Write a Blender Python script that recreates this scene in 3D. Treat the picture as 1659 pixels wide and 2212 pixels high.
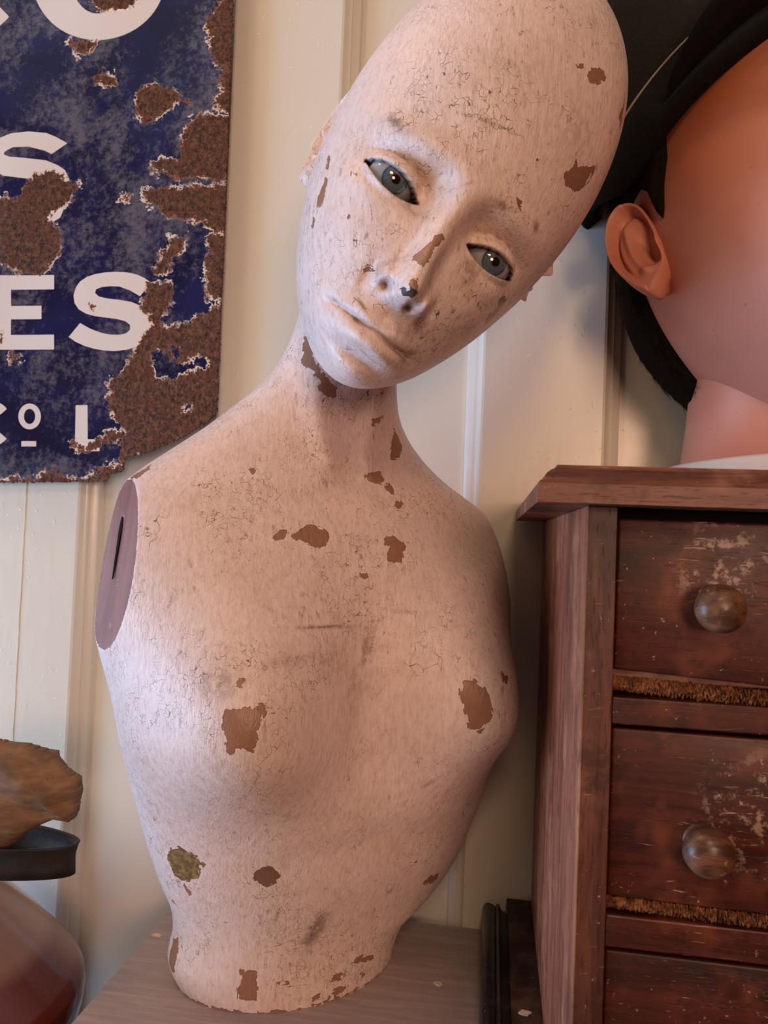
import bpy, bmesh, math, random
import numpy as np
from mathutils import Vector, Matrix
from mathutils.bvhtree import BVHTree

for _o in list(bpy.data.objects):
    bpy.data.objects.remove(_o, do_unlink=True)
SC = bpy.context.scene
COL = SC.collection
rng = np.random.default_rng(7)
random.seed(7)

# ------------------------------------------------------------------ camera
FPX, CXP, CYP = 1600.0, 829.5, 1106.0
CAM_H = 0.337
YAW, PITCH, ROLL = [math.radians(a) for a in (8.5, 1.8, 2.3)]
RC = np.array(Matrix.Rotation(YAW, 3, 'Z') @ Matrix.Rotation(math.pi / 2 + PITCH, 3, 'X') @ Matrix.Rotation(ROLL, 3, 'Z'))
CL = np.array([0.0, 0.0, CAM_H])
cam = bpy.data.cameras.new('camera')
cam.sensor_fit = 'HORIZONTAL'
cam.sensor_width = 36.0
cam.lens = 36.0 * FPX / 1659.0
cam.clip_start = 0.01
cam.dof.use_dof = True
cam.dof.focus_distance = 0.47
cam.dof.aperture_fstop = 22.0
cam_ob = bpy.data.objects.new('camera', cam)
COL.objects.link(cam_ob)
_M = Matrix(RC.tolist()).to_4x4()
_M.translation = Vector(CL)
cam_ob.matrix_world = _M
SC.camera = cam_ob

# ------------------------------------------------------------------ light
SC.view_settings.view_transform = 'Standard'
SC.view_settings.look = 'None'
SC.view_settings.exposure = 0.0
SC.view_settings.gamma = 1.0
SC.view_settings.use_curve_mapping = False
world = bpy.data.worlds.new('room_light')
SC.world = world
world.use_nodes = True
world.node_tree.nodes['Background'].inputs[0].default_value = (1.0, 0.52, 0.40, 1)
world.node_tree.nodes['Background'].inputs[1].default_value = 0.05


def area_light(name, loc, target, size, size_y, power, color):
    l = bpy.data.lights.new(name, 'AREA')
    l.shape = 'RECTANGLE' if size > 0.6 else 'DISK'
    l.size, l.energy, l.color = size, power, color
    if size > 0.6: l.size_y = size_y
    o = bpy.data.objects.new(name, l)
    COL.objects.link(o)
    o.location = loc
    o.rotation_euler = (Vector(target) - Vector(loc)).to_track_quat('-Z', 'Y').to_euler()
    return o


# daylight through the shop windows on the left
area_light('window_daylight', (-3.1, -0.35, -0.25), (-0.12, 0.5, 0.25), 1.5, 1.7, 100.0, (0.37, 0.58, 1.0))
area_light('window_daylight_front', (-2.7, -1.2, -0.20), (-0.12, 0.5, 0.25), 1.5, 1.5, 27.0, (0.88, 1.0, 0.95))
# warm lamps of the shop
area_light('shop_lamp', (0.15, -0.9, 1.1), (-0.05, 0.5, 0.3), 0.35, 0.35, 4.8, (1.0, 0.68, 0.40))
area_light('shop_lamp_low', (0.50, -1.2, 0.50), (-0.1, 0.5, 0.3), 0.45, 0.45, 9.6, (1.0, 0.60, 0.42))
area_light('ceiling_lamp', (-0.65, 0.15, 1.7), (-0.2, 0.6, 0.4), 0.3, 0.3, 3.4, (1.0, 0.52, 0.20))


# ------------------------------------------------------------------ pixel helpers (used to lay things out on real planes)
def ray(px, py):
    return RC @ np.array([(px - CXP) / FPX, -(py - CYP) / FPX, -1.0])


def on_y(px, py, y):
    d = ray(px, py)
    return CL + d * ((y - CL[1]) / d[1])


def on_z(px, py, z):
    d = ray(px, py)
    return CL + d * ((z - CL[2]) / d[2])


def at_depth(px, py, dep):
    return CL + ray(px, py) * dep


# ------------------------------------------------------------------ mesh helpers
def link(o, parent=None, label=None, cat=None, group=None, kind=None):
    COL.objects.link(o)
    if parent is not None:
        o.parent = parent
        o.matrix_parent_inverse = Matrix.Identity(4)
    if label: o['label'] = label
    if cat: o['category'] = cat
    if group: o['group'] = group
    if kind: o['kind'] = kind
    return o


def thing(name, loc, label, cat, group=None):
    return link(bpy.data.objects.new(name, None), None, label, cat, group) if loc is None else _place(link(bpy.data.objects.new(name, None), None, label, cat, group), loc)


def _place(o, loc):
    o.location = loc
    return o


def mesh_np(name, V, F, mat, parent=None, smooth=True, attrs=None, origin=None, **kw):
    V = np.asarray(V, np.float32).copy()
    if origin is not None:
        V = V - np.asarray(origin, np.float32)
    me = bpy.data.meshes.new(name)
    F = np.asarray(F)
    if F.ndim == 2:
        k = F.shape[1]
        me.vertices.add(len(V)); me.vertices.foreach_set('co', V.ravel())
        me.loops.add(F.size); me.loops.foreach_set('vertex_index', F.ravel().astype(np.int32))
        me.polygons.add(len(F)); me.polygons.foreach_set('loop_start', np.arange(0, F.size, k, dtype=np.int32))
        me.update(calc_edges=True)
    else:
        me.from_pydata(V.tolist(), [], [list(map(int, f)) for f in F])
    me.validate()
    me.polygons.foreach_set('use_smooth', np.full(len(me.polygons), bool(smooth)))
    for k, a in (attrs or {}).items():
        at = me.attributes.new(k, 'FLOAT', 'POINT')
        at.data.foreach_set('value', np.asarray(a, np.float32))
    if isinstance(mat, (list, tuple)):
        for m in mat: me.materials.append(m)
    else:
        me.materials.append(mat)
    me.update()
    o = bpy.data.objects.new(name, me)
    link(o, parent, **kw)
    if origin is not None and parent is None:
        o.location = origin
    return o


def bm_obj(name, bm, mat, parent=None, smooth=False, angle=None, **kw):
    me = bpy.data.meshes.new(name)
    bmesh.ops.recalc_face_normals(bm, faces=bm.faces)
    bm.to_mesh(me); bm.free()
    me.materials.append(mat)
    if smooth:
        me.polygons.foreach_set('use_smooth', np.full(len(me.polygons), True))
        if angle is not None:
            me.set_sharp_from_angle(angle=math.radians(angle))
    return link(bpy.data.objects.new(name, me), parent, **kw)


def bm_box(lo, hi, bevel=0.0, seg=2, bm=None):
    bm = bm or bmesh.new()
    lo, hi = Vector(lo), Vector(hi)
    r = bmesh.ops.create_cube(bm, size=1.0)
    for v in r['verts']:
        v.co = Vector(((lo[i] + hi[i]) / 2 + v.co[i] * (hi[i] - lo[i]) for i in range(3)))
    if bevel > 0:
        es = list({e for v in r['verts'] for e in v.link_edges})
        bmesh.ops.bevel(bm, geom=es, offset=bevel, segments=seg, affect='EDGES', profile=0.5)
    return bm


def bm_extrude_profile(pts, axis_pts, bm=None):
    """sweep a closed 2-D profile given as world offsets through a list of 3-D frames"""
    bm = bm or bmesh.new()
    rings = []
    for fr in axis_pts:
        rings.append([bm.verts.new(fr(p)) for p in pts])
    n = len(pts)
    for a, b in zip(rings[:-1], rings[1:]):
        for i in range(n):
            bm.faces.new((a[i], a[(i + 1) % n], b[(i + 1) % n], b[i]))
    bm.faces.new(rings[0][::-1]); bm.faces.new(rings[-1])
    return bm


def lathe(profile, seg=48, axis=None, center=(0, 0, 0)):
    """profile list of (r, h); returns V, F arrays around +Z (or around given axis matrix)"""
    P = np.array(profile, float)
    a = np.linspace(0, 2 * np.pi, seg, endpoint=False)
    V = np.stack([P[:, None, 0] * np.cos(a), P[:, None, 0] * np.sin(a), np.repeat(P[:, 1:2], seg, 1)], -1).reshape(-1, 3)
    F = []
    for i in range(len(P) - 1):
        for j in range(seg):
            F.append((i * seg + j, i * seg + (j + 1) % seg, (i + 1) * seg + (j + 1) % seg, (i + 1) * seg + j))
    V = V if axis is None else V @ np.array(axis).T
    return V + np.array(center), np.array(F)


def cub(x, xs, ys):
    xs = np.asarray(xs, float); ys = np.asarray(ys, float)
    x = np.clip(x, xs[0], xs[-1])
    m = np.gradient(ys, xs); d = np.diff(ys) / np.diff(xs)
    m[0], m[-1] = d[0], d[-1]
    i = np.clip(np.searchsorted(xs, x, side='right') - 1, 0, len(xs) - 2)
    h = xs[i + 1] - xs[i]; t = (x - xs[i]) / h
    return ys[i] * (1 + 2 * t) * (1 - t) ** 2 + m[i] * h * t * (1 - t) ** 2 + ys[i + 1] * t * t * (3 - 2 * t) + m[i + 1] * h * t * t * (t - 1)


def gs(x, z, cx, cz, sx, sz):
    return np.exp(-((x - cx) / sx) ** 2 - ((z - cz) / sz) ** 2)


def sst(e0, e1, x):
    t = np.clip((x - e0) / (e1 - e0), 0, 1)
    return t * t * (3 - 2 * t)


def smax(a, b, k):
    h = np.clip(0.5 + 0.5 * (a - b) / k, 0, 1)
    return b * (1 - h) + a * h + k * h * (1 - h)


def poly_sdf(P, poly):
    """signed distance, positive inside; P (n,2), poly (m,2)"""
    poly = np.asarray(poly, float)
    n = len(poly)
    d = np.full(len(P), 1e18)
    inside = np.zeros(len(P), bool)
    for i in range(n):
        a, b = poly[i], poly[(i + 1) % n]
        e = b - a
        w = P - a
        t = np.clip((w @ e) / max(e @ e, 1e-18), 0, 1)
        q = w - t[:, None] * e
        d = np.minimum(d, (q * q).sum(1))
        c = ((a[1] > P[:, 1]) != (b[1] > P[:, 1]))
        xx = a[0] + (P[:, 1] - a[1]) * e[0] / (e[1] if abs(e[1]) > 1e-15 else 1e-15)
        inside ^= c & (P[:, 0] < xx)
    return np.where(inside, 1, -1) * np.sqrt(d)


# ------------------------------------------------------------------ shader helpers
class NT:
    def __init__(s, name):
        s.m = bpy.data.materials.new(name)
        s.m.use_nodes = True
        s.t = s.m.node_tree
        s.b = s.t.nodes['Principled BSDF']
        s.co = s.t.nodes.new('ShaderNodeTexCoord').outputs['Object']

    def n(s, typ, ins=None, **props):
        nd = s.t.nodes.new(typ)
        for k, v in props.items(): setattr(nd, k, v)
        for k, v in (ins or {}).items():
            s.set(nd.inputs[k], v)
        return nd

    def set(s, sock, v):
        if isinstance(v, bpy.types.NodeSocket): s.t.links.new(v, sock)
        elif isinstance(v, (tuple, list)) and sock.type == 'RGBA' and len(v) == 3: sock.default_value = (*v, 1)
        else: sock.default_value = v

    def math(s, op, a, b=0.0, c=0.0, clamp=False):
        nd = s.t.nodes.new('ShaderNodeMath'); nd.operation = op; nd.use_clamp = clamp
        s.set(nd.inputs[0], a); s.set(nd.inputs[1], b); s.set(nd.inputs[2], c)
        return nd.outputs[0]

    def mix(s, f, a, b, mode='MIX'):
        nd = s.t.nodes.new('ShaderNodeMix'); nd.data_type = 'RGBA'; nd.blend_type = mode
        nd.clamp_factor = True
        s.set(nd.inputs[0], f); s.set(nd.inputs[6], a); s.set(nd.inputs[7], b)
        return nd.outputs[2]

    def ramp(s, x, lo, hi, a=0.0, b=1.0, smooth=True):
        nd = s.t.nodes.new('ShaderNodeMapRange')
        nd.interpolation_type = 'SMOOTHSTEP' if smooth else 'LINEAR'
        s.set(nd.inputs[0], x)
        for i, v in zip((1, 2, 3, 4), (lo, hi, a, b)): s.set(nd.inputs[i], v)
        return nd.outputs[0]

    def mapping(s, scale=(1, 1, 1), rot=(0, 0, 0), loc=(0, 0, 0), src=None):
        nd = s.t.nodes.new('ShaderNodeMapping')
        s.set(nd.inputs[0], src or s.co)
        nd.inputs[1].default_value = loc; nd.inputs[2].default_value = rot; nd.inputs[3].default_value = scale
        return nd.outputs[0]

    def noise(s, scale, detail=4, rough=0.55, vec=None, dist=0.0):
        nd = s.n('ShaderNodeTexNoise', {'Scale': scale, 'Detail': min(detail, 3), 'Roughness': rough, 'Distortion': dist})
        s.set(nd.inputs['Vector'], vec or s.co)
        return nd.outputs['Fac']

    def noisec(s, scale, detail=2, vec=None):
        nd = s.n('ShaderNodeTexNoise', {'Scale': scale, 'Detail': detail})
        s.set(nd.inputs['Vector'], vec or s.co)
        return nd.outputs['Color']

    def vor(s, scale, feature='F1', vec=None, rand=1.0, out='Distance'):
        nd = s.t.nodes.new('ShaderNodeTexVoronoi'); nd.feature = feature
        nd.inputs['Scale'].default_value = scale; nd.inputs['Randomness'].default_value = rand
        s.set(nd.inputs['Vector'], vec or s.co)
        return nd.outputs[out]

    def warp(s, scale, amt, src=None):
        c = s.noisec(scale, 1, src)
        v = s.n('ShaderNodeVectorMath', {0: c, 1: (0.5, 0.5, 0.5)}, operation='SUBTRACT').outputs[0]
        v = s.n('ShaderNodeVectorMath', {0: v, 'Scale': amt}, operation='SCALE').outputs[0]
        return s.n('ShaderNodeVectorMath', {0: src or s.co, 1: v}, operation='ADD').outputs[0]

    def attr(s, name):
        return s.n('ShaderNodeAttribute', attribute_name=name).outputs['Fac']

    def bump(s, h, strength, dist, normal=None):
        nd = s.n('ShaderNodeBump', {'Strength': strength, 'Distance': dist, 'Height': h})
        if normal is not None: s.set(nd.inputs['Normal'], normal)
        return nd.outputs[0]

    def out(s, color=None, rough=None, normal=None, spec=None, metal=None, coat=None):
        b = s.b.inputs
        if color is not None: s.set(b['Base Color'], color)
        if rough is not None: s.set(b['Roughness'], rough)
        if normal is not None: s.set(b['Normal'], normal)
        if spec is not None: s.set(b['Specular IOR Level'], spec)
        if metal is not None: s.set(b['Metallic'], metal)
        if coat is not None: s.set(b['Coat Weight'], coat)
        return s.m


def srgb(r, g, b):
    f = lambda c: (c / 255 / 12.92) if c / 255 <= 0.04045 else ((c / 255 + 0.055) / 1.055) ** 2.4
    return (f(r), f(g), f(b))


# ------------------------------------------------------------------ materials
def mat_plain(name, col, rough=0.5, spec=0.5, var=0.12, scale=40, bump=0.0, bscale=150, coat=0.0):
    N = NT(name)
    n = N.noise(scale, 5, 0.6)
    c = N.mix(N.ramp(n, 0.3, 0.7), tuple(x * (1 - var) for x in col), tuple(min(1, x * (1 + var)) for x in col))
    nm = N.bump(N.noise(bscale, 4), bump, 0.001) if bump else None
    return N.out(c, rough, nm, spec, coat=coat)


def mat_wall():
    N = NT('cream_gloss_paint')
    n = N.noise(5, 3)
    c = N.mix(n, srgb(226, 219, 204), srgb(234, 228, 214))
    st = N.noise(60, 3, vec=N.mapping((1, 1, 0.12)))
    h = N.math('ADD', N.math('MULTIPLY', N.noise(22, 2), 0.6), N.math('MULTIPLY', st, 0.25))
    dr = N.ramp(N.noise(170, 2), 0.68, 0.74)
    h = N.math('ADD', h, N.math('MULTIPLY', dr, 0.25))
    return N.out(c, 0.26, N.bump(h, 0.35, 0.0022), 0.5)


def mat_table():
    N = NT('mauve_table_paint')
    v = N.mapping((6, 60, 20), rot=(0, 0, 0.06))
    n = N.noise(3.5, 6, 0.6, v)
    n2 = N.noise(14, 4)
    c = N.mix(N.ramp(n, 0.35, 0.75), srgb(164, 146, 142), srgb(182, 164, 158))
    c = N.mix(N.ramp(n2, 0.62, 0.75, 0, 0.35), c, srgb(140, 118, 112))
    sp = N.ramp(N.vor(260), 0.10, 0.06)
    c = N.mix(N.math('MULTIPLY', sp, N.ramp(N.noise(40, 2), 0.55, 0.7, 0, 0.6)), c, srgb(95, 75, 68))
    return N.out(c, 0.5, N.bump(n, 0.25, 0.0008), 0.35)


def mat_wood(name, dark, mid, light, axis='z', wear=0.5, rough=0.42, gs_=1.0, patches=()):
    """old polished hardwood: long grain, open pores, blotchy stain, rubbed patches and pale scratches"""
    N = NT(name)
    st = {'x': (1, 14, 14), 'y': (14, 1, 14), 'z': (14, 14, 1)}[axis]
    v = N.mapping(tuple(a * gs_ for a in st), src=N.warp(6, 0.012))
    g = N.noise(7, 8, 0.65, v, 0.4)
    fine = N.noise(42, 5, 0.75, v)
    pore = N.ramp(N.noise(75, 3, 0.6, v), 0.60, 0.68)
    blot = N.noise(20, 6, 0.7)
    c = N.mix(N.ramp(g, 0.36, 0.64), dark, mid)
    c = N.mix(N.ramp(fine, 0.50, 0.70, 0, 0.5), c, tuple(x * 0.45 for x in dark))
    c = N.mix(N.ramp(blot, 0.50, 0.68, 0, 0.75), c, light)
    c = N.mix(N.ramp(N.noise(60, 6, 0.75), 0.52, 0.66, 0, 0.5), c, tuple(x * 0.5 for x in dark))
    c = N.mix(N.ramp(N.noise(8, 4), 0.54, 0.70, 0, 0.65), c, tuple(x * 0.35 for x in dark))
    c = N.mix(N.math('MULTIPLY', pore, 0.55), c, tuple(x * 0.2 for x in dark))
    # scratches and rubbed specks
    near = 0.0
    for (px_, py_, pz_, pr_) in patches:
        d = N.n('ShaderNodeVectorMath', {0: N.co, 1: (px_, py_, pz_)}, operation='DISTANCE').outputs['Value']
        near = N.math('MAXIMUM', near, N.ramp(d, pr_, pr_ * 0.25))
    a = 0.0
    for k, (ry, sc, th_) in enumerate(((0.9, 60, .66), (-0.5, 75, .67), (1.35, 48, .68))):
        wv = N.mapping((1, 1, 13), rot=(0.1, ry, 0.3), loc=(k * 1.7, 0, k), src=N.warp(24, 0.008))
        scr = N.ramp(N.noise(sc, 4, 0.6, wv), th_, th_ + .05)
        gate = N.math('ADD', N.ramp(N.noise(13, 4, 0.6, N.mapping(loc=(k * 3.1, 1, 0))), 0.50, 0.64), near)
        a = N.math('MAXIMUM', a, N.math('MULTIPLY', scr, gate))
    spk = N.math('MULTIPLY', N.ramp(N.noise(300, 4, 0.7), 0.66, 0.72), N.ramp(N.noise(25, 2), 0.42, 0.58))
    rub = N.math('MULTIPLY', N.ramp(N.noise(130, 6, 0.8), 0.52, 0.66), N.math('MULTIPLY', near, 0.9))
    a = N.math('MAXIMUM', N.math('MAXIMUM', a, spk), rub)
    c = N.mix(N.math('MULTIPLY', a, wear, clamp=True), c, srgb(184, 146, 120))
    h = N.math('ADD', N.math('MULTIPLY', pore, -0.6), N.math('MULTIPLY', g, 0.4))
    r = N.math('ADD', N.math('MULTIPLY', N.noise(30, 3), 0.25), rough - 0.12)
    return N.out(c, r, N.bump(h, 0.25, 0.0006), 0.36)


def mat_paint():
    """flaking pinkish mannequin paint over brown primer"""
    N = NT('flaking_mannequin_paint')
    chip = N.attr('chip'); kind = N.attr('chip_kind'); dirt_shade = N.attr('dirt_shade'); lash = N.attr('lash')
    big = N.noise(9, 4, 0.55)
    c = N.mix(N.ramp(big, 0.3, 0.7), srgb(236, 214, 209), srgb(230, 207, 198))
    c = N.mix(N.ramp(N.noise(28, 5, 0.65), 0.45, 0.75, 0, 0.4), c, srgb(214, 186, 170))
    # brushed grime: streaks, mottling and brown flecks
    st = N.mapping((60, 60, 9), rot=(0.25, 0.5, 0.2), src=N.warp(25, 0.02))
    st2 = N.mapping((1, 1, .35), rot=(0.3, 0.55, 0.1))
    mott = N.noise(330, 5, 0.75, st2)
    c = N.mix(N.ramp(mott, 0.42, 0.72, 0, 0.42), c, srgb(196, 160, 142))
    c = N.mix(N.ramp(mott, 0.46, 0.28, 0, 0.35), c, srgb(246, 232, 226))
    streak = N.ramp(N.noise(5, 6, 0.7, st), 0.57, 0.74)
    area = N.ramp(N.noise(13, 4, 0.6), 0.36, 0.64, 0.15, 1.0)
    spk = N.ramp(N.noise(430, 4, 0.7, st2), 0.61, 0.69)
    spk2 = N.math('MULTIPLY', N.ramp(N.noise(210, 5, 0.75, st2), 0.57, 0.68), N.ramp(N.noise(22, 3), 0.46, 0.62))
    spk3 = N.ramp(N.noise(95, 4, 0.75), 0.70, 0.74)
    g = N.math('MULTIPLY', N.math('MAXIMUM', N.math('MULTIPLY', streak, 0.6), spk), area)
    g = N.math('MAXIMUM', N.math('MULTIPLY', g, 0.62), N.math('MULTIPLY', spk2, 0.50))
    g = N.math('MAXIMUM', g, N.math('MULTIPLY', spk3, 0.65))
    c = N.mix(g, c, srgb(120, 88, 72))
    # painted smudges, dirt among them, and shade in the lid creases
    dn = N.math('MULTIPLY', dirt_shade, N.ramp(N.math('ADD', N.noise(170, 5, 0.75), N.math('MULTIPLY', dirt_shade, 0.22)), 0.46, 0.72))
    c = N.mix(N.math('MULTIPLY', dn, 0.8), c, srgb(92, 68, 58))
    c = N.mix(N.math('MULTIPLY', dirt_shade, 0.28), c, srgb(176, 134, 108))
    # crackle
    wv = N.warp(140, 0.006)
    d1 = N.vor(235, 'DISTANCE_TO_EDGE', wv)
    m1 = N.ramp(N.noise(17, 3), 0.46, 0.62)
    cr1 = N.math('MULTIPLY', N.ramp(d1, 0.034, 0.008), N.math('MULTIPLY', m1, N.ramp(N.noise(150, 2), 0.46, 0.54)))
    d2 = N.vor(80, 'DISTANCE_TO_EDGE', N.warp(90, 0.012))
    m2 = N.ramp(N.noise(12, 3, vec=N.mapping(loc=(3, 1, 2))), 0.60, 0.67)
    cr2 = N.math('MULTIPLY', N.ramp(d2, 0.018, 0.004), N.math('MULTIPLY', m2, N.ramp(N.noise(70, 2), 0.47, 0.53)))
    cr = N.math('MAXIMUM', cr1, cr2)
    c = N.mix(N.math('MULTIPLY', cr, 0.9), c, srgb(92, 68, 58))
    # lids, painted lash lines and shade painted in the nostrils
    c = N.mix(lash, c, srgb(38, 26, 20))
    # chips: ragged outline
    vn = N.n('ShaderNodeTexVoronoi', {'Scale': 230.0, 'Vector': N.warp(80, 0.004)}); 
    e = N.math('ADD', chip, N.math('MULTIPLY', N.math('SUBTRACT', vn.outputs['Color'], 0.5), 0.0036))
    e = N.math('ADD', e, N.math('MULTIPLY', N.math('SUBTRACT', N.noise(400, 4, 0.7), 0.5), 0.0030))
    m = N.ramp(e, -0.00010, 0.00010)
    brown = N.mix(N.noise(120, 4), srgb(146, 104, 82), srgb(164, 120, 96))
    dark = srgb(70, 56, 54)
    olive = N.mix(N.ramp(N.noise(260, 4), 0.4, 0.65), srgb(112, 90, 58), srgb(160, 130, 82))
    cc = N.mix(N.ramp(kind, 0.0, 1.0, smooth=False), brown, dark)
    cc = N.mix(N.ramp(kind, 1.45, 1.55), cc, olive)
    rim = N.math('MULTIPLY', N.ramp(e, -0.0007, -0.0001), N.ramp(e, 0.0, -0.0001))
    c = N.mix(N.math('MULTIPLY', rim, 0.5), c, srgb(240, 224, 214))
    c = N.mix(m, c, cc)
    rimd = N.math('MULTIPLY', N.ramp(e, 0.0005, 0.0001), m)
    c = N.mix(N.math('MULTIPLY', rimd, 0.45), c, srgb(70, 46, 34))
    fine = N.noise(10, 6, 0.65, st)
    h = N.math('MULTIPLY', m, -1.2)
    h = N.math('ADD', h, N.math('MULTIPLY', fine, 0.55))
    h = N.math('ADD', h, N.math('MULTIPLY', mott, 0.55))
    r = N.mix(m, (0.42, 0.42, 0.42), (0.33, 0.33, 0.33))
    return N.out(c, r, N.bump(h, 0.75, 0.0009), 0.42)


def mat_skin():
    N = NT('painted_flesh')
    blush = N.noise(9, 3, 0.5)
    c = N.mix(N.ramp(blush, 0.35, 0.65), srgb(206, 142, 124), srgb(190, 120, 98))
    lash = N.attr('lash'); brow = N.attr('dirt_shade'); warm = N.attr('chip')
    c = N.mix(warm, c, srgb(172, 92, 54))  # brown shade of the temple below the cap, painted into the flesh
    c = N.mix(N.math('MULTIPLY', brow, 0.7), c, srgb(120, 66, 46))
    c = N.mix(N.ramp(N.noise(200, 3), 0.70, 0.76, 0, 0.5), c, srgb(120, 70, 56))
    c = N.mix(lash, c, srgb(46, 28, 26))
    return N.out(c, 0.48, N.bump(N.noise(300, 3), 0.12, 0.0004), 0.4)


def mat_eye(iris_r, col):
    """eyeball: object -Y is the gaze direction, unit = metres from the ball centre"""
    N = NT('glass_eye')
    sp = N.n('ShaderNodeSeparateXYZ', {0: N.co})
    r = N.math('SQRT', N.math('ADD', N.math('MULTIPLY', sp.outputs[0], sp.outputs[0]), N.math('MULTIPLY', sp.outputs[2], sp.outputs[2])))
    front = N.math('LESS_THAN', sp.outputs[1], 0.0)
    white = N.mix(N.noise(200, 3), srgb(158, 158, 162), srgb(138, 134, 138))
    ang = N.math('ARCTAN2', sp.outputs[0], sp.outputs[2])
    fib = N.n('ShaderNodeTexNoise', {'Scale': 1.0, 'Detail': 4.0})
    cv = N.n('ShaderNodeCombineXYZ', {0: N.math('MULTIPLY', ang, 9.0), 1: N.math('MULTIPLY', r, 500.0)})
    N.set(fib.inputs['Vector'], cv.outputs[0])
    ir = N.mix(N.ramp(fib.outputs['Fac'], 0.3, 0.7), tuple(x * 0.55 for x in col), col)
    ir = N.mix(N.ramp(r, iris_r * 0.5, iris_r * 0.36), ir, srgb(96, 86, 62))
    ir = N.mix(N.ramp(r, iris_r * 0.80, iris_r * 0.98), ir, tuple(x * 0.35 for x in col))
    ir = N.mix(N.ramp(r, iris_r * 0.36, iris_r * 0.31), ir, (0.006, 0.005, 0.005))
    f = N.math('MULTIPLY', N.ramp(r, iris_r * 1.04, iris_r * 0.96), front)
    return N.out(N.mix(f, white, ir), 0.08, None, 0.6, coat=0.5)


def mat_sign():
    N = NT('rusted_enamel')
    rust = N.attr('rust'); let = N.attr('letter'); edge = N.attr('edge')
    wob = N.math('MULTIPLY', N.math('SUBTRACT', N.noise(75, 7, 0.8), 0.5), 0.0300)
    wob2 = N.math('MULTIPLY', N.math('SUBTRACT', N.noise(420, 4, 0.7), 0.5), 0.0070)
    e = N.math('ADD', N.math('ADD', rust, wob), wob2)
    blue = N.mix(N.ramp(N.noise(18, 3), 0.35, 0.7), srgb(30, 28, 58), srgb(38, 38, 80))
    cl = N.math('ADD', N.math('MULTIPLY', N.noise(11, 4, 0.6), 0.6), N.math('MULTIPLY', N.noise(140, 7, 0.8), 0.4))
    chalk = N.ramp(cl, 0.46, 0.62)
    blue = N.mix(N.math('MULTIPLY', chalk, 0.60), blue, srgb(128, 122, 126))
    bl = N.ramp(N.noise(26, 4), 0.60, 0.7, 0, 0.7)
    blue = N.mix(bl, blue, srgb(32, 31, 76))
    scr = N.ramp(N.noise(60, 3, 0.6, N.mapping((1, 1, 14), rot=(0, 0.35, 0))), 0.74, 0.77, 0, 0.5)
    blue = N.mix(scr, blue, srgb(190, 186, 190))
    white = N.mix(N.noise(15, 3), srgb(226, 214, 206), srgb(236, 226, 218))
    c = N.mix(N.ramp(let, -0.0002, 0.0002), blue, white)
    halo = N.ramp(N.math('ADD', e, N.math('MULTIPLY', N.noise(90, 3), 0.004)), -0.0005, 0.0)
    halo = N.math('MULTIPLY', halo, N.math('SUBTRACT', 1.0, N.math('MULTIPLY', N.ramp(N.noise(55, 3), 0.44, 0.56), 0.95)))
    c = N.mix(halo, c, srgb(224, 208, 192))
    rn = N.noise(200, 8, 0.8)
    rc = N.mix(N.ramp(rn, 0.36, 0.66), srgb(52, 31, 21), srgb(120, 76, 48))
    rc = N.mix(N.ramp(N.noise(70, 4), 0.5, 0.68), rc, srgb(96, 50, 32))
    rc = N.mix(N.math('MULTIPLY', N.ramp(e, 0.0020, 0.0002), 0.75), rc, srgb(168, 100, 62))
    m = N.ramp(e, -0.00015, 0.00015)
    c = N.mix(m, c, rc)
    h = N.math('ADD', N.math('MULTIPLY', m, -1.0), N.math('MULTIPLY', N.math('MULTIPLY', rn, m), 1.6))
    h = N.math('ADD', h, N.math('MULTIPLY', N.noise(35, 2), 0.25))
    r = N.math('ADD', 0.16, N.math('MULTIPLY', m, 0.66))
    return N.out(c, r, N.bump(h, 0.8, 0.0012), 0.5)


def mat_jug():
    N = NT('brown_stoneware_glaze')
    sp = N.n('ShaderNodeSeparateXYZ', {0: N.co})
    z = N.math('ADD', sp.outputs[2], N.math('MULTIPLY', N.math('SUBTRACT', N.noise(9, 3), 0.5), 0.02))
    c = N.mix(N.ramp(z, 0.188, 0.203), srgb(98, 36, 20), srgb(142, 102, 80))
    c = N.mix(N.ramp(N.noise(300, 3), 0.60, 0.72, 0, 0.2), c, srgb(176, 100, 66))
    c = N.mix(N.ramp(N.noise(22, 2), 0.66, 0.69, 0, 0.7), c, srgb(86, 24, 12))
    return N.out(c, 0.16, N.bump(N.noise(30, 3), 0.1, 0.001), 0.5, coat=0.3)


def mat_hair():
    N = NT('dark_brown_hair')
    c = N.mix(N.noise(400, 2), srgb(16, 12, 9), srgb(34, 25, 17))
    return N.out(c, 0.9, None, 0.05)


def mat_fibre():
    N = NT('splintered_wood_fibre')
    n = N.noise(240, 6, 0.75)
    c = N.mix(N.ramp(n, 0.3, 0.7), srgb(78, 44, 26), srgb(158, 98, 58))
    return N.out(c, 0.9, N.bump(n, 1.0, 0.002), 0.2)


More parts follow.
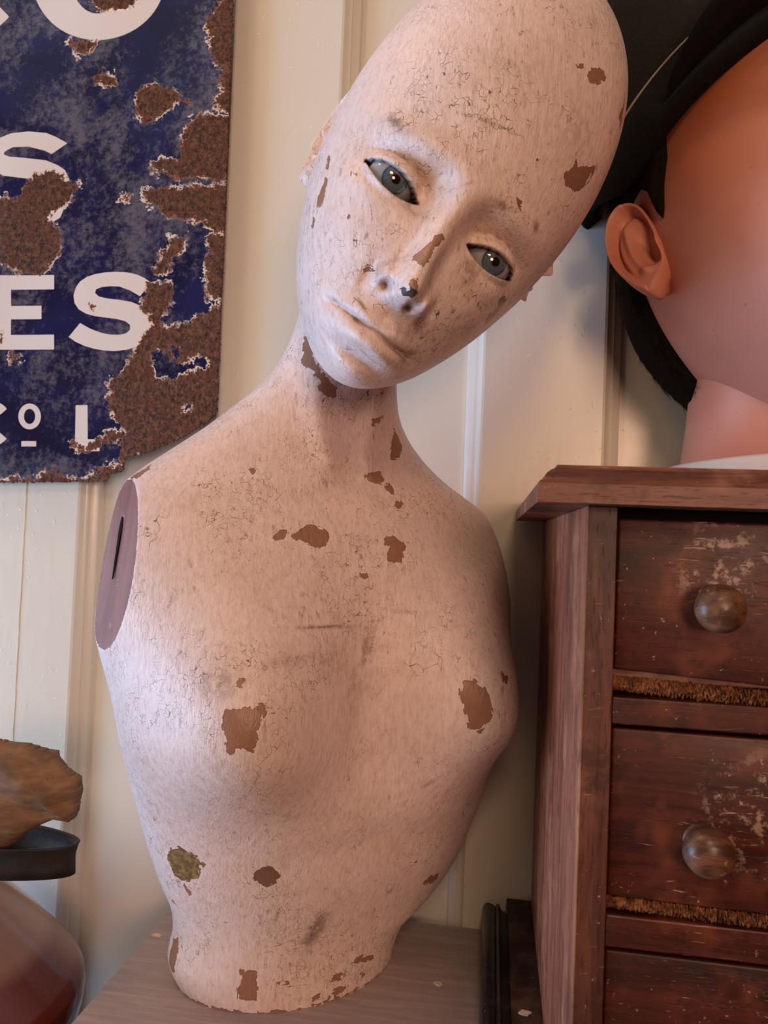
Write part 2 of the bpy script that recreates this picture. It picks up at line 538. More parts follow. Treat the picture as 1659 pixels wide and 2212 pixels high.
M = dict(
    wall=mat_wall(), table=mat_table(), paint=mat_paint(), skin=mat_skin(), sign=mat_sign(), jug=mat_jug(),
    hair=mat_hair(), fibre=mat_fibre(),
    wood_v=mat_wood('worn_mahogany_upright', srgb(126, 74, 56), srgb(168, 106, 82), srgb(190, 132, 104), 'z', 0.5),
    wood_h=mat_wood('worn_mahogany_drawer', srgb(50, 17, 9), srgb(80, 31, 18), srgb(112, 54, 32), 'x', 0.75, patches=((-.119, -.15, .300, .030), (-.10, -.15, .19, .035))),
    wood_t=mat_wood('worn_mahogany_top', srgb(92, 50, 36), srgb(132, 78, 58), srgb(164, 112, 86), 'x', 0.5),
    knob=mat_wood('turned_knob_wood', srgb(74, 44, 31), srgb(112, 72, 52), srgb(150, 108, 80), 'x', 0.7, 0.30, 2.2),
    black=mat_wood('ebonised_moulding', srgb(20, 18, 17), srgb(32, 29, 27), srgb(58, 52, 48), 'y', 0.9, 0.26),
    darkboard=mat_wood('dark_brown_board', srgb(44, 30, 23), srgb(68, 48, 37), srgb(96, 74, 60), 'y', 0.8, 0.55),
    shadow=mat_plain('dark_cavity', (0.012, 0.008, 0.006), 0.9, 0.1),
    plate=None,
    wood_s=mat_wood('dark_mottled_stile', srgb(64, 32, 23), srgb(102, 58, 43), srgb(134, 86, 66), 'z', 0.6),
    edge=mat_wood('rubbed_bare_edge', srgb(120, 82, 60), srgb(160, 118, 92), srgb(190, 152, 126), 'z', 0.3),
    cap=mat_plain('black_cloth', srgb(30, 28, 28), 0.75, 0.3, 0.2, 200, 0.3, 600),
    capband=mat_plain('black_mohair_band', srgb(16, 14, 14), 0.85, 0.2, 0.2, 200, 0.4, 900),
    piping=mat_plain('pale_piping', srgb(170, 160, 148), 0.5, 0.4),
    collar=mat_plain('white_plaster', srgb(226, 216, 208), 0.6, 0.3, 0.03),
    iron=mat_plain('dark_cast_metal', srgb(40, 35, 31), 0.5, 0.35, 0.25, 60, 0.4, 200),
    flake=mat_plain('paint_flake', srgb(222, 200, 180), 0.6, 0.3),
    floor=mat_plain('floor_boards', srgb(120, 92, 70), 0.6, 0.3),
)


def mat_plate():
    N = NT('red_brown_arm_plate')
    v = N.mapping((8, 8, 1.5))
    n = N.noise(9, 6, 0.65, v)
    c = N.mix(N.ramp(n, 0.3, 0.7), srgb(118, 62, 48), srgb(146, 88, 72))
    c = N.mix(N.ramp(N.noise(150, 4), 0.66, 0.74, 0, 0.7), c, srgb(190, 160, 148))
    c = N.mix(N.ramp(N.noise(22, 3), 0.55, 0.75, 0, 0.5), c, srgb(132, 100, 92))
    return N.out(c, 0.45, N.bump(n, 0.2, 0.0006), 0.4)


M['plate'] = mat_plate()


def mat_fragment():
    N = NT('weathered_brown_fragment')
    v = N.mapping((1, 1, 3.0), rot=(0, 0.35, 0))
    n = N.noise(22, 7, 0.7, v)
    c = N.mix(N.ramp(n, 0.3, 0.7), srgb(102, 74, 52), srgb(152, 114, 82))
    c = N.mix(N.ramp(N.noise(9, 4), 0.5, 0.7, 0, 0.7), c, srgb(120, 72, 48))
    c = N.mix(N.ramp(N.noise(300, 3), 0.66, 0.74, 0, 0.6), c, srgb(70, 44, 30))
    return N.out(c, 0.7, N.bump(n, 0.5, 0.002), 0.25)


M['fragment'] = mat_fragment()


# ------------------------------------------------------------------ the room
YW = 0.677          # wall field
YB = 0.661          # face of the raised boards


def sheet(name, lo, hi, mat, **kw):
    return bm_obj(name, bm_box(lo, hi), mat, **kw)


floor = sheet('floor', (-2.6, -2.6, -0.80), (2.6, 0.72, -0.78), M['floor'], kind='structure')
wall = sheet('wall_back', (-2.6, YW, -0.80), (2.6, 0.72, 2.4), M['wall'], kind='structure')
ceiling = sheet('ceiling', (-2.6, -2.6, 2.4), (2.6, 0.72, 2.42), M['wall'], kind='structure')

OGEE = [(0.0, 0.0), (0.0022, 0.0006), (0.0040, 0.0030), (0.0062, 0.0048), (0.0085, 0.0054), (0.0088, 0.0078), (0.0125, 0.0092), (0.0155, 0.0112), (0.0165, 0.0150), (0.0165, 0.0160)]


def wall_board(xl, xr, z0=-0.78, z1=2.4):
    """raised board with an ogee moulding down each side"""
    b = bm_box((xl, YB, z0), (xr, YW, z1))
    bo = bm_obj('board', b, M['wall'], wall)
    for sgn, xe in ((-1, xl), (1, xr)):
        pts = [(xe + sgn * o, YB + d) for o, d in OGEE] + [(xe, YW)]
        if sgn > 0: pts = pts[::-1]
        bm = bm_extrude_profile(pts, [lambda p, z=z0: (p[0], p[1], z), lambda p, z=z1: (p[0], p[1], z)])
        bm_obj('moulding', bm, M['wall'], wall, smooth=True, angle=35)


XC0, XC1 = on_y(1044, 900, YB)[0], on_y(1301, 900, YB)[0]
XB1 = on_y(738, 60, YB)[0]
XA1 = on_y(160, 1230, YB)[0]
WB = XC1 - XC0
crack = on_y(45, 1300, YB)[0]
wall_board(XC0, XC1)
wall_board(XB1 - WB, XB1)
wall_board(crack + 0.0009, XA1)
# the neighbour plank of the left board, parted from it by an open painted joint
bm_obj('board', bm_box((crack - 0.12, YB, -0.78), (crack - 0.0005, YW, 2.4)), M['wall'], wall)
bmj = bmesh.new()
zz = np.linspace(-0.1, 0.75, 140)
rg = np.random.default_rng(3)
ws = 0.0011 + 0.0006 * rg.random(len(zz))
rows = []
for z, w in zip(zz, ws):
    xo = crack + 0.0005 * rg.standard_normal() * 0.5
    rows.append([bmj.verts.new((xo - w, YB + 0.0004, z)), bmj.verts.new((xo - w * 0.3, YB - 0.0008, z)), bmj.verts.new((xo + w * 0.5, YB + 0.0005, z))])
for a, b in zip(rows[:-1], rows[1:]):
    for i in range(2):
        bmj.faces.new((a[i], a[i + 1], b[i + 1], b[i]))
bm_obj('paint_ridge', bmj, M['wall'], wall, smooth=True)
wall_board(XC1 + (XC1 - XB1) - WB, XC1 + (XC1 - XB1))
wall_board(XC1 + 2 * (XC1 - XB1) - WB, XC1 + 2 * (XC1 - XB1))
wall_board(2 * XA1 - XB1 - WB, 2 * XA1 - XB1)

# ------------------------------------------------------------------ table
tb = thing('display_table', (0.12, 0.48, -0.78), 'mauve-grey painted wooden table under the bust and the drawers', 'table')
TO = Vector((0.12, 0.48, -0.78))


def tpart(name, lo, hi, mat, bev=0.002, par=None, org=TO):
    return bm_obj(name, bm_box(Vector(lo) - org, Vector(hi) - org, bev), mat, par or tb)


tpart('table_top', (-0.2705, 0.27, -0.028), (0.56, 0.660, 0.0), M['table'], 0.0015)
tpart('apron', (-0.25, 0.29, -0.11), (0.54, 0.31, -0.028), M['table'])
tpart('apron', (-0.25, 0.63, -0.11), (0.54, 0.65, -0.028), M['table'])
for lx in (-0.255, 0.505):
    for ly in (0.285, 0.615):
        tpart('leg', (lx, ly, -0.78), (lx + 0.04, ly + 0.04, -0.028), M['table'])

# ------------------------------------------------------------------ black moulded plinth under the chest of drawers
pl = thing('moulded_plinth', (0.22, 0.50, 0.0), 'low black plinth with moulded edge and dusty brown top under the drawers', 'plinth')
PO = np.array((0.22, 0.50, 0.0))
PX0, PX1, PY0, PY1 = 0.0015, 0.46, 0.315, 0.658
prof = [(0.0, 0.0), (0.0, 0.017), (0.0006, 0.021), (0.0024, 0.0245), (0.0055, 0.0265), (0.0095, 0.0270), (0.0108, 0.0262), (0.0116, 0.0290), (0.0132, 0.0302), (0.0146, 0.0290), (0.0152, 0.0268),
        (0.0170, 0.0262), (0.0192, 0.0272), (0.0204, 0.0296), (0.0204, 0.0)]
bm = bm_extrude_profile(prof, [lambda p: Vector((PX0 + p[0], PY1 - p[0], p[1])) - Vector(PO), lambda p: Vector((PX0 + p[0], PY0 + p[0], p[1])) - Vector(PO)])
bm_obj('moulding', bm, M['black'], pl, smooth=True, angle=40)
bm = bm_extrude_profile(prof, [lambda p: Vector((PX0 + p[0], PY0 + p[0], p[1])) - Vector(PO), lambda p: Vector((PX1 - p[0], PY0 + p[0], p[1])) - Vector(PO)])
bm_obj('moulding', bm, M['black'], pl, smooth=True, angle=40)
bm_obj('top_board', bm_box(Vector((PX0 + 0.0204, PY0 + 0.0204, 0.0)) - Vector(PO), Vector((PX1 - 0.0204, PY1, 0.0296)) - Vector(PO), 0.0006), M['darkboard'], pl)
PZ = 0.0297

# ------------------------------------------------------------------ chest of drawers
CX0, CX1, CYF, CYB_ = 0.0422, 0.402, 0.352, 0.654
CO = Vector((0.222, 0.503, PZ))
ch = thing('drawer_chest', CO, 'small worn mahogany chest of drawers with round wooden knobs', 'chest of drawers')


def cpart(name, lo, hi, mat, bev=0.0008, par=None, seg=2, org=None, **kw):
    return bm_obj(name, bm_box(Vector(lo) - CO, Vector(hi) - CO, bev, seg), mat, par or ch, **kw)


ZT = 0.3545
for sx in (CX0, CX1 - 0.0138):
    cpart('side_panel', (sx, CYF + 0.0012, PZ), (sx + 0.0138, CYB_, ZT), M['wood_v'], 0.0006)
    cpart('stile', (sx, CYF, PZ), (sx + 0.0138, CYF + 0.0016, ZT), M['wood_s'], 0.0005)
bm_obj('worn_edge', bm_box(Vector((CX0 - .00012, CYF - .00012, PZ)) - CO, Vector((CX0 + .0010, CYF + .0007, ZT)) - CO, .0003), M['edge'], ch)
cpart('back_panel', (CX0 + 0.0138, CYB_ - 0.006, PZ), (CX1 - 0.0138, CYB_, ZT), M['darkboard'])
# moulded top: ogee front and left edges
TPF = [(0.0, 0.0), (0.0, 0.0085), (0.0010, 0.0098), (0.0022, 0.0100), (0.0026, 0.0108), (0.0040, 0.0135), (0.0062, 0.0152), (0.0078, 0.0156), (0.0084, 0.0166), (0.0086, 0.0174), (0.030, 0.0176), (0.030, 0.0)]
TX0, TX1, TY0, TY1 = 0.0185, 0.426, 0.3315, 0.657
prof_t = [(a, b) for a, b in TPF]
bm = bmesh.new()
fr = [lambda p: Vector((TX0 + p[0], TY1, ZT + p[1])) - CO, lambda p: Vector((TX0 + p[0], TY0 + p[0], ZT + p[1])) - CO,
      lambda p: Vector((TX1 - p[0], TY0 + p[0], ZT + p[1])) - CO, lambda p: Vector((TX1 - p[0], TY1, ZT + p[1])) - CO]
bm_extrude_profile(prof_t, fr, bm)
bm_box(Vector((TX0 + 0.029, TY0 + 0.029, ZT + 0.0001)) - CO, Vector((TX1 - 0.029, TY1, ZT + 0.01755)) - CO, 0, 2, bm)
bm_obj('top', bm, M['wood_t'], ch, smooth=True, angle=28)

XI0, XI1 = CX0 + 0.0138, CX1 - 0.0138


def knob(par, x, z, turn):
    prof_k = [(0.0001, -0.0215), (0.0040, -0.0212), (0.0075, -0.0200), (0.0098, -0.0180), (0.0110, -0.0152), (0.0111, -0.0120), (0.0102, -0.0092), (0.0084, -0.0072), (0.0066, -0.0058), (0.0060, -0.0040), (0.0066, -0.0020), (0.0080, 0.0)]
    ax = [[1, 0, 0], [0, 0, 1], [0, -1, 0]]
    ax = np.array([[1, 0, 0], [0, 0, 1], [0, 1, 0]], float)
    c, s = math.cos(turn), math.sin(turn)
    V, F = lathe([(r * 0.96, h) for r, h in prof_k], 40)
    V = V @ np.array([[c, -s, 0], [s, c, 0], [0, 0, 1]]).T
    V = V[:, [0, 2, 1]] + np.array((x, CYF + 0.0025, z)) - np.array(CO)
    mesh_np('knob', V, F, M['knob'], par)


def drawer(z0, z1, skew, kz, kx0=0.0985):
    """drawer front, a little out of square as the old ones are"""
    bm = bm_box(Vector((XI0 + 0.0006, CYF + 0.0022, z0)) - CO, Vector((XI1 - 0.0006, CYF + 0.016, z1)) - CO, 0.0012, 3)
    for v in bm.verts:
        if v.co.z + CO.z < (z0 + z1) / 2:
            v.co.z -= skew * (v.co.x + CO.x - XI0) / 0.064
    d = bm_obj('drawer', bm, M['wood_h'], ch, smooth=True, angle=30)
    for kx, t in ((kx0, 0.6), (0.343, 1.4)):
        knob(d, kx, kz, t + z0 * 9)
    return d


def fibre_strip(z0, z1, skew, seed, rough):
    """torn veneer edge: ragged fibrous strip"""
    rg = np.random.default_rng(seed)
    n = 900
    xs = np.linspace(XI0, XI1, n)
    ramp = np.clip((xs - XI0) / 0.05, 0, 1)
    top = z1 - skew * (xs - XI0) / 0.064 * 0.9
    bot = z0 - skew * (xs - XI0) / 0.064 * 0.55 - rough * ramp * (0.25 + rg.random(n))
    V = []; rows = 7
    for k in range(rows):
        t = k / (rows - 1)
        z = top * (1 - t) + bot * t
        y = CYF + 0.0045 - 0.0022 * np.sin(t * np.pi) + (0.0002 + 0.0007 * ramp) * rg.standard_normal(n)
        V.append(np.stack([xs, y, z + 0.0003 * rg.standard_normal(n)], 1))
    V = np.concatenate(V) - np.array(CO)
    F = [(k * n + i, k * n + i + 1, (k + 1) * n + i + 1, (k + 1) * n + i) for k in range(rows - 1) for i in range(n - 1)]
    mesh_np('torn_edge', V, np.array(F), M['fibre'], ch, smooth=False, label='orange torn wood fibres along a drawer edge')


cpart('gap_shade', (XI0, CYF + 0.017, PZ), (XI1, CYF + 0.022, ZT), M['shadow'])  # near-black sheet added as shade behind the drawer gaps
drawer(0.2800, 0.3490, 0.0034, 0.3110)
fibre_strip(0.2702, 0.2768, 0.0026, 1, 0.0026)
cpart('drawer_lip', (XI0, CYF + 0.006, 0.2745), (XI1, CYF + 0.015, 0.2796), M['wood_t'])
cpart('rail', (XI0, CYF + 0.0004, 0.2553), (XI1, CYF + 0.015, 0.2676), M['wood_h'])
drawer(0.1775, 0.2532, 0.0010, 0.2062, 0.0962)
fibre_strip(0.1712, 0.1768, 0.0010, 2, 0.0012)
cpart('rail', (XI0, CYF + 0.0004, 0.1556), (XI1, CYF + 0.015, 0.1698), M['wood_h'])
drawer(0.0800, 0.1533, 0.0006, 0.112)
cpart('rail', (XI0, CYF + 0.0004, 0.066), (XI1, CYF + 0.015, 0.0795), M['wood_h'])
cpart('rail', (XI0, CYF + 0.0004, PZ), (XI1, CYF + 0.015, 0.0655), M['wood_h'])

# ------------------------------------------------------------------ enamel sign
YS = 0.643


def spx(pts, k=1.0, off=(0, 0)):
    out = []
    for x, y in pts:
        p = on_y(off[0] + x * k, off[1] + y * k, YS)
        out.append((p[0], p[2]))
    return np.array(out)


K2 = 600 / 1207.0
sign_out = spx([(512, -160), (505, 0), (503, 60), (498, 180), (494, 300), (489, 420), (484, 540), (480, 620), (476, 740), (470, 890), (462, 903), (440, 920), (418, 932), (400, 944), (372, 958), (350, 966), (318, 980), (290, 986), (272, 990), (266, 1004), (268, 1016), (252, 1024), (236, 1026), (234, 1036), (226, 1041), (120, 1043), (0, 1044), (-320, 1046), (-320, -160)])
letters = []
th = np.linspace(0, 2 * np.pi, 64, endpoint=False)
letters.append(('ring', spx(np.stack([212 + 146 * np.cos(th), -56 + 144 * np.sin(th)], 1)), spx(np.stack([212 + 60 * np.cos(th), -56 + 87 * np.sin(th)], 1))))
letters.append(('fill', spx([(-45, -30), (19, 35), (-45, 98)])))
letters.append(('fill', spx([(145, 309), (121, 296), (101, 288), (63, 285), (25, 289), (0, 299), (-18, 318), (-22, 338), (-12, 362), (4, 380), (60, 387), (80, 400), (85, 425), (70, 445), (30, 455), (-10, 450), (-30, 490), (20, 510), (80, 500), (130, 470), (150, 420), (148, 385), (140, 367), (125, 357), (100, 347), (50, 342), (15, 339), (9, 333), (13, 327), (30, 319), (63, 318), (97, 326), (112, 333)])))
letters.append(('fill', spx([(-25, 594), (117, 594), (117, 625), (22, 625), (22, 660), (89, 660), (89, 689), (22, 689), (22, 723), (117, 723), (117, 755), (-25, 755)])))
letters.append(('fill', spx([(655, 1228), (628, 1208), (600, 1195), (570, 1187), (540, 1183), (500, 1182), (460, 1185), (415, 1193), (380, 1205), (350, 1225), (332, 1250), (322, 1285), (326, 1318), (345, 1346), (375, 1364), (410, 1374), (450, 1380), (505, 1386), (545, 1396), (565, 1412), (566, 1432), (550, 1448), (520, 1456), (480, 1455), (440, 1447), (395, 1430), (350, 1405), (300, 1465), (330, 1486), (370, 1504), (410, 1516), (450, 1523), (500, 1526), (550, 1520), (595, 1506), (630, 1483), (655, 1450), (665, 1415), (658, 1380), (640, 1350), (610, 1328), (570, 1312), (520, 1304), (470, 1299), (432, 1290), (416, 1275), (420, 1259), (445, 1249), (480, 1245), (520, 1246), (565, 1262), (608, 1287)], K2)))
ta = np.linspace(-0.75, 0.75, 20)
ro = np.concatenate([np.stack([-35 + 90 * np.cos(np.linspace(-0.72, -5.56, 40)), 1842 + 98 * np.sin(np.linspace(-0.72, -5.56, 40))], 1), np.stack([-35 + 52 * np.cos(np.linspace(-5.56, -0.72, 40)), 1842 + 60 * np.sin(np.linspace(-5.56, -0.72, 40))], 1)])
letters.append(('fill', spx(ro, K2)))
letters.append(('ring', spx(np.stack([130 + 48 * np.cos(th), 1810 + 56 * np.sin(th)], 1), K2), spx(np.stack([130 + 24 * np.cos(th), 1810 + 33 * np.sin(th)], 1), K2)))
letters.append(('fill', spx([(95, 1917), (158, 1917), (158, 1940), (95, 1940)], K2)))
letters.append(('fill', spx([(327, 1760), (378, 1760), (378, 1908), (430, 1908), (430, 1960), (322, 1960)], K2)))
rusts = [[(300, 185), (330, 178), (420, 185), (400, 215), (370, 240), (330, 228)], [(415, 335), (445, 305), (500, 330), (500, 365), (455, 375), (420, 355)],
         [(605, 380), (680, 365), (780, 405), (775, 440), (700, 500), (630, 540), (580, 480)], [(405, -60), (620, -60), (600, 0), (560, 40), (450, 48), (412, 28)],
         [(150, 755), (220, 742), (290, 772), (345, 805), (320, 850), (262, 905), (205, 945), (262, 990), (268, 1060), (232, 1150), (150, 1198), (60, 1172), (0, 1140), (-120, 1130), (-120, 870), (0, 855), (95, 855), (125, 800)],
         [(900, 80), (930, 30), (1000, -80), (1060, -80), (1040, 320), (945, 300), (915, 200)], [(962, 300), (1040, 300), (1030, 505), (955, 485), (928, 445), (965, 400)],
         [(822, 530), (865, 505), (1040, 495), (1030, 785), (760, 770), (655, 738), (665, 702), (720, 685), (778, 700), (790, 620)],
         [(622, 830), (700, 818), (1020, 800), (1010, 1030), (930, 1015), (880, 955), (810, 957), (725, 937), (695, 905), (632, 876)],
         [(738, 1035), (800, 1037), (792, 1082), (747, 1118), (722, 1188), (665, 1190), (694, 1110)],
         [(640, 1232), (740, 1222), (762, 1280), (730, 1322), (700, 1392), (722, 1428), (800, 1402), (900, 1358), (1000, 1270), (1000, 1800), (840, 1960), (700, 2040), (555, 1960), (540, 1860), (472, 1780), (472, 1665), (540, 1592), (600, 1500), (660, 1420), (640, 1362), (605, 1340)],
         [(902, 1020), (1010, 1015), (1010, 1310), (882, 1290), (892, 1200), (908, 1100)],
         [(300, 1915), (380, 1935), (450, 1882), (540, 1870), (620, 1980), (560, 2080), (480, 2140), (-40, 2140), (-40, 2078), (180, 2085), (200, 2042), (240, 2040), (236, 2078), (400, 2072), (420, 2035), (518, 2012), (528, 1905), (400, 1942), (330, 1955)],
         [(35, 1545), (85, 1545), (80, 1570), (45, 1575)], [(525, 840), (560, 850), (555, 870), (530, 872)], [(400, 1320), (425, 1325), (420, 1340), (402, 1338)], [(810, 440), (835, 445), (825, 460)], [(0, 1440), (10, 1440), (8, 1490), (-10, 1490)], [(45, 2070), (80, 2060), (90, 2080), (40, 2090)]]
holes = [[(650, 1545), (720, 1505), (742, 1560), (800, 1582), (850, 1540), (905, 1560), (892, 1600), (800, 1622), (760, 1665), (680, 1640)], [(780, 1772), (825, 1765), (815, 1800)], [(735, 1500), (790, 1530), (770, 1570), (745, 1540)]]
gx = np.concatenate([np.linspace(-0.66, -0.475, 30), np.arange(-0.474, sign_out[:, 0].max() + 0.0008, 0.00085)])
gz = np.concatenate([np.arange(sign_out[:, 1].min(), 0.862, 0.00085), np.linspace(0.863, 0.935, 24)])
GX, GZ = np.meshgrid(gx, gz, indexing='ij')
P2 = np.stack([GX.ravel(), GZ.ravel()], 1)
jit = P2 + 0.0005 * rng.standard_normal(P2.shape)
inside = poly_sdf(jit, sign_out) > 0
rs = np.full(len(P2), -1.0)
for r in rusts: rs = np.maximum(rs, poly_sdf(P2, spx(r, K2)))
for r in holes: rs = np.minimum(rs, -poly_sdf(P2, spx(r, K2)))
ls = np.full(len(P2), -1.0)
for l in letters:
    d = poly_sdf(P2, l[1])
    if l[0] == 'ring': d = np.minimum(d, -poly_sdf(P2, l[2]))
    ls = np.maximum(ls, d)
nxg, nzg = len(gx), len(gz)
idx = np.arange(nxg * nzg).reshape(nxg, nzg)
Fq = np.stack([idx[:-1, :-1], idx[1:, :-1], idx[1:, 1:], idx[:-1, 1:]], -1).reshape(-1, 4)
Fq = Fq[inside[Fq].all(1)]
used = np.unique(Fq)
remap = -np.ones(len(P2), int); remap[used] = np.arange(len(used))
Fq = remap[Fq]
warp_y = 0.0012 * np.sin(P2[used, 0] * 37) * np.cos(P2[used, 1] * 23)
Vs = np.stack([P2[used, 0], YS + warp_y, P2[used, 1]], 1)
# rust pits and enamel thickness are real relief
rsu = rs[used]
Vs[:, 1] += np.where(rsu > 0, 0.0004, 0.0) + np.where(rsu > 0.001, 0.00035 * rng.standard_normal(len(used)), 0)
nv = len(Vs)
Vb = Vs + np.array((0, 0.0016, 0))
ed = np.concatenate([Fq[:, [0, 1]], Fq[:, [1, 2]], Fq[:, [2, 3]], Fq[:, [3, 0]]])
key = np.sort(ed, 1); key = key[:, 0].astype(np.int64) * nv + key[:, 1]
u, ind, cnt = np.unique(key, return_index=True, return_counts=True)
be = ed[ind[cnt == 1]]
side = np.stack([be[:, 1], be[:, 0], be[:, 0] + nv, be[:, 1] + nv], 1)
SV = np.concatenate([Vs, Vb]); SF = np.concatenate([Fq, Fq[:, ::-1] + nv, side])
sat = np.concatenate([rs[used], np.maximum(rs[used], 0.004)])
lat = np.concatenate([ls[used], np.full(nv, -1.0)])
mesh_np('enamel_sign', SV, SF, M['sign'], None, True, {'rust': sat, 'letter': lat, 'edge': lat * 0}, origin=(-0.40, YS, 0.40), label='rusty blue enamel sign with white capital letters on the wall', cat='sign')

# ------------------------------------------------------------------ jug, metal band and broken fragment at the left
JO = (-0.420, 0.52, -0.1865)
st = thing('low_stool', (-0.43, 0.50, -0.78), 'low wooden stool beside the table under the brown jug', 'stool')
SO = Vector((-0.43, 0.50, -0.78))
bm_obj('stool_top', bm_box(Vector((-0.56, 0.36, -0.2115)) - SO, Vector((-0.285, 0.645, -0.1865)) - SO, 0.003), M['darkboard'], st)
for lx in (-0.545, -0.335):
    for ly in (0.375, 0.595):
        bm_obj('leg', bm_box(Vector((lx, ly, -0.78)) - SO, Vector((lx + 0.035, ly + 0.035, -0.2115)) - SO, 0.003), M['darkboard'], st)
jp = [(0.0, 0.0), (0.070, 0.0), (0.078, 0.004), (0.090, 0.05), (0.104, 0.10), (0.1150, 0.135), (0.1175, 0.150), (0.1165, 0.160), (0.1110, 0.170), (0.1000, 0.1835), (0.0800, 0.2070), (0.0600, 0.2290), (0.0450, 0.2430), (0.0370, 0.2500), (0.0350, 0.2600), (0.0380, 0.2660), (0.0375, 0.2700), (0.0320, 0.2710), (0.0290, 0.2660), (0.0290, 0.2450), (0.030, 0.20), (0.0001, 0.19)]
hh = np.linspace(0, 1, len(jp)); fine_h = np.linspace(0, 1, 150)
jpf = np.stack([np.interp(fine_h, hh, [p[0] for p in jp]), np.interp(fine_h, hh, [p[1] for p in jp])], 1)
for _ in range(2): jpf[1:-1] = (jpf[:-2] + 2 * jpf[1:-1] + jpf[2:]) / 4
V, F = lathe(jpf, 96)
mesh_np('stoneware_jug', V, F, M['jug'], None, True, label='glossy red-brown stoneware jug with paler shoulder at left edge', cat='jug').location = JO

# metal band: a flattened loop lying over the mouth of the jug
zt, zb = on_y(150, 1826, 0.50)[2], on_y(150, 1892, 0.50)[2]
zb = JO[2] + 0.2705
zt = zb + 0.0225
xr = on_y(150, 1850, 0.50)[0]
n = 120
a = np.linspace(0, 2 * np.pi, n, endpoint=False)
lx, ly = 0.085, 0.024
ring_x = xr - lx + np.sign(np.cos(a)) * np.abs(np.cos(a)) ** 0.8 * lx
ring_y = 0.505 + np.sin(a) * ly * (1.0 - 0.25 * np.cos(a))
ca, sa = math.cos(0.12), math.sin(0.12)
prof_b = [(-0.0014, 0.0), (0.0, -0.0004), (0.0016, 0.0), (0.0012, 0.3), (0.0010, 0.6), (0.0026, 0.90), (0.0036, 0.98), (0.0028, 1.0), (0.0010, 0.985), (-0.0010, 0.90), (-0.0016, 0.6), (-0.0016, 0.3)]
tx, ty = np.gradient(np.r_[ring_x[-1], ring_x, ring_x[0]])[1:-1], np.gradient(np.r_[ring_y[-1], ring_y, ring_y[0]])[1:-1]
ln = np.hypot(tx, ty); nxn, nyn = ty / ln, -tx / ln
V = []
for o, t in prof_b:
    V.append(np.stack([ring_x + nxn * o, ring_y + nyn * o, np.full(n, zb + max(t, 0.0) * (zt - zb))], 1))
V = np.concatenate(V)
m_ = len(prof_b)
F = np.array([(k * n + i, k * n + (i + 1) % n, ((k + 1) % m_) * n + (i + 1) % n, ((k + 1) % m_) * n + i) for k in range(m_) for i in range(n)])
mesh_np('metal_band', V, F, M['iron'], None, True, origin=(xr - lx, 0.505, zb), label='dark metal band loop lying on the brown jug', cat='metal band')

# broken fragment resting on the band
fo = [(-60, 1600), (0, 1614), (38, 1617), (70, 1628), (100, 1633), (102, 1648), (120, 1670), (150, 1692), (153, 1722), (148, 1748), (146, 1768), (135, 1788), (100, 1782), (66, 1795), (40, 1810), (0, 1842), (-60, 1872), (-110, 1850), (-120, 1700)]
YF = 0.505
fp = np.array([on_y(x, y, YF - 0.02)[[0, 2]] for x, y in fo])
res = []
for p, q in zip(fp, np.roll(fp, -1, 0)):
    for t in np.linspace(0, 1, 7, endpoint=False):
        res.append(p * (1 - t) + q * t + 0.0004 * rng.standard_normal(2))
fp0 = fp
fp = np.array(res)
cen = fp.mean(0)
fx = np.arange(fp[:, 0].min(), fp[:, 0].max(), .0011); fzg = np.arange(fp[:, 1].min(), fp[:, 1].max(), .0011)
FX, FZ = np.meshgrid(fx, fzg, indexing='ij')
Pf = np.stack([FX.ravel(), FZ.ravel()], 1)
sdf_ = poly_sdf(Pf, fp)
ix = np.arange(FX.size).reshape(FX.shape)
Ff = np.stack([ix[:-1, :-1], ix[1:, :-1], ix[1:, 1:], ix[:-1, 1:]], -1).reshape(-1, 4)
Ff = Ff[(sdf_ > 0)[Ff].all(1)]
uu = np.unique(Ff); rmf = -np.ones(len(Pf), int); rmf[uu] = np.arange(len(uu)); Ff = rmf[Ff]
Pu, du = Pf[uu], np.clip(poly_sdf(Pf[uu], fp0), 0, None)
dome = .0035 * (1 - np.exp(-du / .0012)) + .020 * (1 - np.exp(-du / .022)) + .0015 * np.sin(Pu[:, 0] * 90 + Pu[:, 1] * 150) * sst(0, .01, du) + .004 * np.sin(Pu[:, 1] * 45 + .5) * sst(0, .015, du)
Vf = np.stack([Pu[:, 0], YF - .010 - dome, Pu[:, 1]], 1)
Vk = np.stack([Pu[:, 0], YF - .004 + .4 * dome, Pu[:, 1]], 1)
nf = len(Pu)
ed = np.concatenate([Ff[:, [0, 1]], Ff[:, [1, 2]], Ff[:, [2, 3]], Ff[:, [3, 0]]])
ky = np.sort(ed, 1); ky = ky[:, 0].astype(np.int64) * nf + ky[:, 1]
_, ii, cc_ = np.unique(ky, return_index=True, return_counts=True)
be = ed[ii[cc_ == 1]]
V = np.concatenate([Vf, Vk]); F = np.concatenate([Ff, Ff[:, ::-1] + nf, np.stack([be[:, 1], be[:, 0], be[:, 0] + nf, be[:, 1] + nf], 1)])
fz = V[:, 2].min()
mesh_np('broken_fragment', V, F, M['fragment'], None, True, origin=(cen[0], YF, fz), label='weathered brown fragment with a jagged broken edge above the metal band', cat='fragment')


